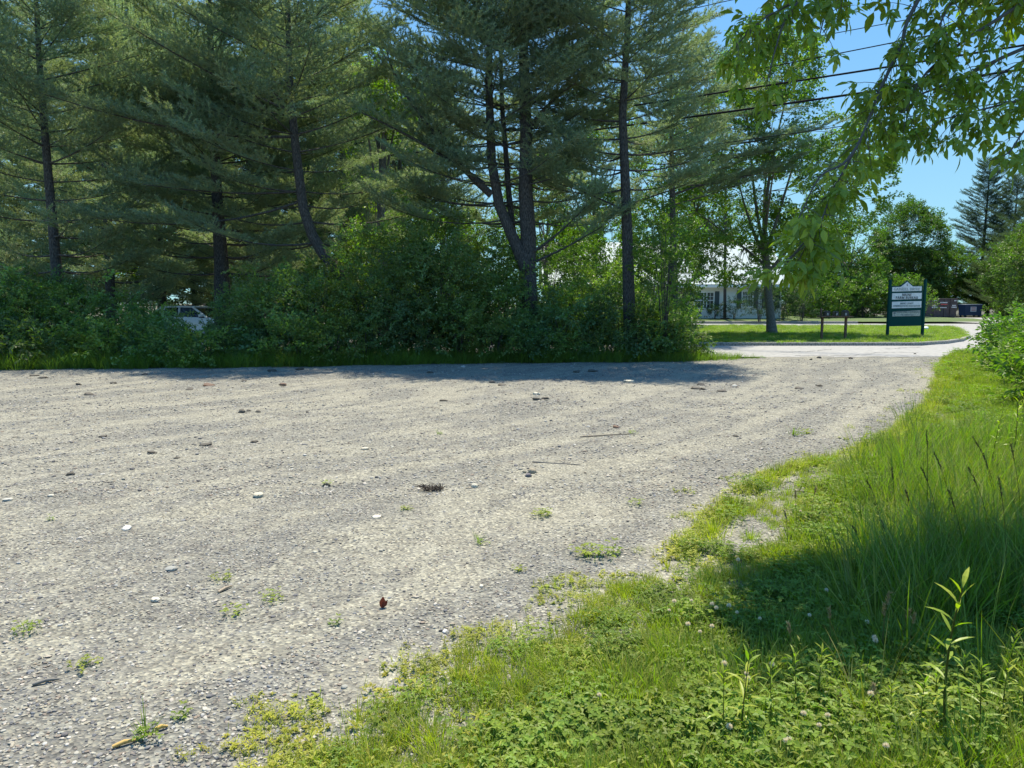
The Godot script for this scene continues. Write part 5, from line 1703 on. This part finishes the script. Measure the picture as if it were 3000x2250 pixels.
# ---------------------------------------------------------------- single plants
func build_plants() -> void:
	# weeds with lance leaves: three builds, copied
	var protos := []
	var lm := []
	for k in 3:
		rng.seed = 950 + k
		var b := MB.new()
		long_leaf(b, Vector3.ZERO, Vector3(1, .15, 0).normalized(), Vector3(-.15, 1, 0).normalized(), 1.0, [.17, .2, .15][k], [.25, .45, .1][k], Color.WHITE)
		lm.append(b.mesh())
	var mats := []
	for c in [Color(.28, .37, .05), Color(.38, .43, .06), Color(.24, .34, .05)]:
		var m: StandardMaterial3D = M.leaf_near.duplicate()
		m.albedo_color = lin(c.r, c.g, c.b)
		mats.append(m)
	for k in 4:
		rng.seed = 960 + k
		var o := Node3D.new()
		var h := 1.0
		var sb := MB.new()
		var top := Vector3(rr(-.1, .1), h, rr(-.08, .08))
		var line := bez(Vector3.ZERO, Vector3(rr(-.06, .06), h * .5, rr(-.06, .06)), top, 6)
		sb.tube(line, taper(.009, .004, 6), 5, Color(.10, .12, .03))
		part(o, "stem", sb.mesh(), M.grass)
		var n := 26
		for i in n:
			var t := .12 + .88 * float(i) / (n - 1)
			var q := t * 6
			var j := mini(int(q), 5)
			var p: Vector3 = line[j].lerp(line[j + 1], q - j)
			var a := i * 2.4 + rr(-.3, .3)
			var rise := lerpf(-.1, 1.4, pow(t, 3)) + rr(-.15, .3)
			var ln := lerpf(.20, .13, t) * rr(.75, 1.15) * (.6 if t < .25 else 1.0) * (1.0 if k == 0 else 1.45)
			var lo := part(o, "leaf", lm[i % 3], mats[(k + (1 if t > .8 else 0)) % 3])
			lo.transform = Transform3D(aim(Vector3(cos(a), rise, sin(a)), rr(-.2, .2), ln), p)
		protos.append(o)
	var spots := [[2765, 2270, .60, 0, "tall slender leafy weed, tallest plant among the clover"], [2165, 2235, .34, 1, "bushy bright leafy weed left of the smaller leafy pair"], [2330, 2150, .24, 2, "small leafy weed beside another of equal height"], [2392, 2140, .25, 3, "small leafy weed with narrow leaves in a pair"], [2680, 2265, .26, 1, "yellow green leafy weed at the foot of tallest weed"], [2865, 2262, .30, 2, "broad leafy weed right of the tallest weed"], [2255, 1845, .15, 3, "little leafy weed standing in the shade patch"], [2510, 1905, .22, 2, "leafy weed among clover flowers inside the shade patch"], [2600, 2235, .2, 3, "leafy weed left of the yellow green weed"], [2725, 2215, .24, 1, "bright leafy weed hugging the stem of tallest weed"], [2920, 2215, .26, 3, "leafy weed between the broad weed and tall grass"], [2985, 2240, .3, 1, "bright leafy weed outside the broad leafy weed"], [2450, 2240, .2, 2, "leafy weed between small pair and yellow green weed"], [2075, 2110, .17, 1, "small bright weed at the bare stony patch"], [2255, 2215, .26, 2, "leafy weed beside the bushy bright weed"], [2820, 2140, .2, 1, "leafy weed behind the broad leafy weed"], [2110, 2250, .28, 3, "leafy weed at the foot of bushy bright weed"], [2950, 2080, .24, 2, "leafy weed next to the tall dark grass"],
		[2900, 1420, .52, 0, "yellow green leafy weed standing over the tall grass"], [2960, 1400, .62, 0, "tall yellow green weed behind the tall grass"], [2985, 1330, .55, 0, "leafy verge weed near the low shrub"], [2925, 1290, .5, 0, "leafy verge weed between tall grass and shrubs"]]
	for s in spots:
		var p := gp(s[0], s[1])
		var o: Node3D = protos[s[3]].duplicate()
		o.name = numbered("leafy_weed")
		add_child(o, true)
		meta(o, s[4], "weed", "leafy weeds on the verge")
		o.position = Vector3(p.x, gh(p.x, -p.z) - .003, p.z)
		o.rotation.y = s[0] * .013
		o.scale = Vector3.ONE * s[2]
	for o in protos:
		o.free()
	# white clover heads
	var hb := MB.new()
	rng.seed = 970
	for i in 46:
		var t := acos(1.0 - 1.75 * (i + .5) / 46)
		var a := i * 2.4
		var d := Vector3(sin(t) * cos(a), cos(t), sin(t) * sin(a))
		leaf2(hb, Vector3(0, -.002, 0), d, d.cross(Vector3.UP + rv() * .1).normalized(), .012, .005, tint(Color(.80, .76, .64), .1))
	var head := hb.mesh()
	var sb2 := MB.new()
	sb2.tube(bez(Vector3.ZERO, Vector3(.012, .06, 0), Vector3(0, .13, .0), 3), [.0016, .0014, .0013, .0012], 4, Color(.10, .15, .03))
	var stm := sb2.mesh()
	var cp := [[2085, 1793], [2098, 1806], [2158, 1823], [2162, 1652], [2135, 1800], [2085, 1863], [2225, 1845], [2370, 1838], [2420, 1760], [2560, 1918], [2562, 1928], [2538, 1866], [2135, 2175], [2352, 2142], [2422, 2150], [2397, 2180], [2300, 2225], [2592, 2245], [2310, 2222], [2120, 1980], [2185, 2015], [2190, 2030], [2548, 2090], [2860, 1535], [2865, 1568], [2968, 1570], [2015, 1855], [2050, 1880], [1975, 1780], [1960, 1810], [1755, 2065], [2230, 1600], [2330, 1490], [2345, 1510], [2025, 1780], [2260, 1990]]
	for q in cp:
		var p := gp(q[0], q[1], .13)
		var o := thing("clover_flower", "white clover flower head above the verge clover", "flower", Vector3(p.x, gh(p.x, -p.z) - .002, p.z), "white clover flowers on the verge")
		part(o, "stalk", stm, M.grass)
		var hd := part(o, "flower_head", head, M.petal, Vector3(0, .13, 0))
		hd.scale = Vector3.ONE * (.75 + fmod(q[0] * .37, .4))
	# grasses in seed: top px, depth, tone
	var seeds := [[2715, 1262, 5.0, 0], [2738, 1330, 4.8, 0], [2612, 1372, 4.9, 0], [2700, 1372, 4.6, 0], [2838, 1372, 4.3, 0], [2880, 1330, 4.8, 0], [2850, 1280, 5.2, 0], [2655, 1440, 4.4, 0], [2780, 1440, 4.0, 0], [2925, 1400, 4.0, 0], [2960, 1300, 4.7, 0], [2540, 1410, 5.0, 0], [2330, 1440, 4.9, 1], [2390, 1430, 5.0, 1], [2300, 1500, 4.6, 1], [2430, 1786, 2.95, 1], [2590, 1775, 2.95, 1], [2605, 1738, 3.0, 1], [2665, 1790, 2.95, 1], [2680, 1800, 2.9, 1], [2460, 2040, 2.5, 1], [2310, 1830, 2.9, 1], [2560, 2010, 2.55, 1], [2500, 1545, 4.1, 0], [2585, 1530, 4.1, 0]]
	for i in seeds.size():
		var s: Array = seeds[i]
		rng.seed = 1000 + i
		var tip := atd(s[0], s[1], s[2])
		var lean := rr(.05, .3) if s[3] == 0 else rr(-.05, .1)
		var x := tip.x + lean * tip.y
		var b0 := Vector3(x, gh(x, s[2]) - .003, -s[2] + rr(-.05, .05))
		var o := thing("seeding_grass", "dark seeding grass stem rising above the verge" if s[3] == 0 else "straw coloured seeding grass stem among the clover", "grass", b0, "dark grass stems in seed" if s[3] == 0 else "pale grass stems in seed")
		var t := tip - b0
		var line := bez(Vector3.ZERO, Vector3(t.x * .2, t.y * .6, 0), t, 8)
		var m := MB.new()
		m.tube(line, taper(.0022, .001, 8), 4, Color(.06, .085, .025) if s[3] == 0 else Color(.22, .20, .08), false)
		part(o, "stem", m.mesh(), M.grass)
		var hd := MB.new()
		var col := Color(.07, .06, .035) if s[3] == 0 else Color(.34, .27, .14)
		for k in 60:
			var u := .78 + .22 * k / 59.0
			var q := u * 8
			var j := mini(int(q), 7)
			var p: Vector3 = line[j].lerp(line[j + 1], q - j)
			var d: Vector3 = ((line[j + 1] - line[j]).normalized() + rv() * .55).normalized()
			leaf2(hd, p, d, d.cross(rv()).normalized(), rr(.012, .026), .004, tint(col, .3))
		part(o, "seed_head", hd.mesh(), M.dry)
	# small tufts growing alone on the gravel
	var tufts := [[955, 1420, .5, "sprig"], [1280, 1272, .5, "blades"], [1588, 1512, .75, "trefoil"], [1590, 1505, .6, "blades"], [1400, 1590, .55, "blades"], [1720, 1628, .8, "sprig"], [1760, 1632, 1.0, "sprig"], [1800, 1622, .8, "sprig"], [650, 1705, .6, "blades"], [690, 1795, .6, "sprig"], [2330, 1275, .9, "blades"], [2365, 1270, .9, "sprig"], [1850, 1270, .5, "blades"], [420, 2160, .7, "blades"], [1180, 1500, .5, "sprig"], [800, 1755, .5, "trefoil"], [540, 2100, .5, "sprig"], [250, 1945, .6, "trefoil"], [80, 1850, .6, "blades"], [150, 1530, .4, "sprig"], [1530, 1680, .45, "sprig"], [1870, 1480, .6, "sprig"], [980, 1830, .45, "sprig"]]
	for i in tufts.size():
		var s: Array = tufts[i]
		rng.seed = 1100 + i
		var p := gp(s[0], s[1])
		var o := thing("gravel_weed", "small green weed tuft growing alone in the gravel", "weed", Vector3(p.x, gh(p.x, -p.z), p.z), "weed tufts in the gravel", rr(0, TAU))
		for k in 2:
			var kk: String = s[3] if k == 0 else "trefoil"
			var m := part(o, "leaves", SP[kk][(i + k) % 3], tuft_mat(i), Vector3(rr(-.03, .03), 0, rr(-.03, .03)), "stuff")
			m.scale = Vector3.ONE * s[2]
func tuft_mat(i: int) -> Material:
	var key := "tuft" + str(i % 3)
	if not M.has(key):
		var m: StandardMaterial3D = M.grass.duplicate()
		var c: Color = [Color(.30, .36, .05), Color(.24, .32, .05), Color(.32, .35, .06)][i % 3]
		m.albedo_color = lin(c.r, c.g, c.b)
		M[key] = m
	return M[key]
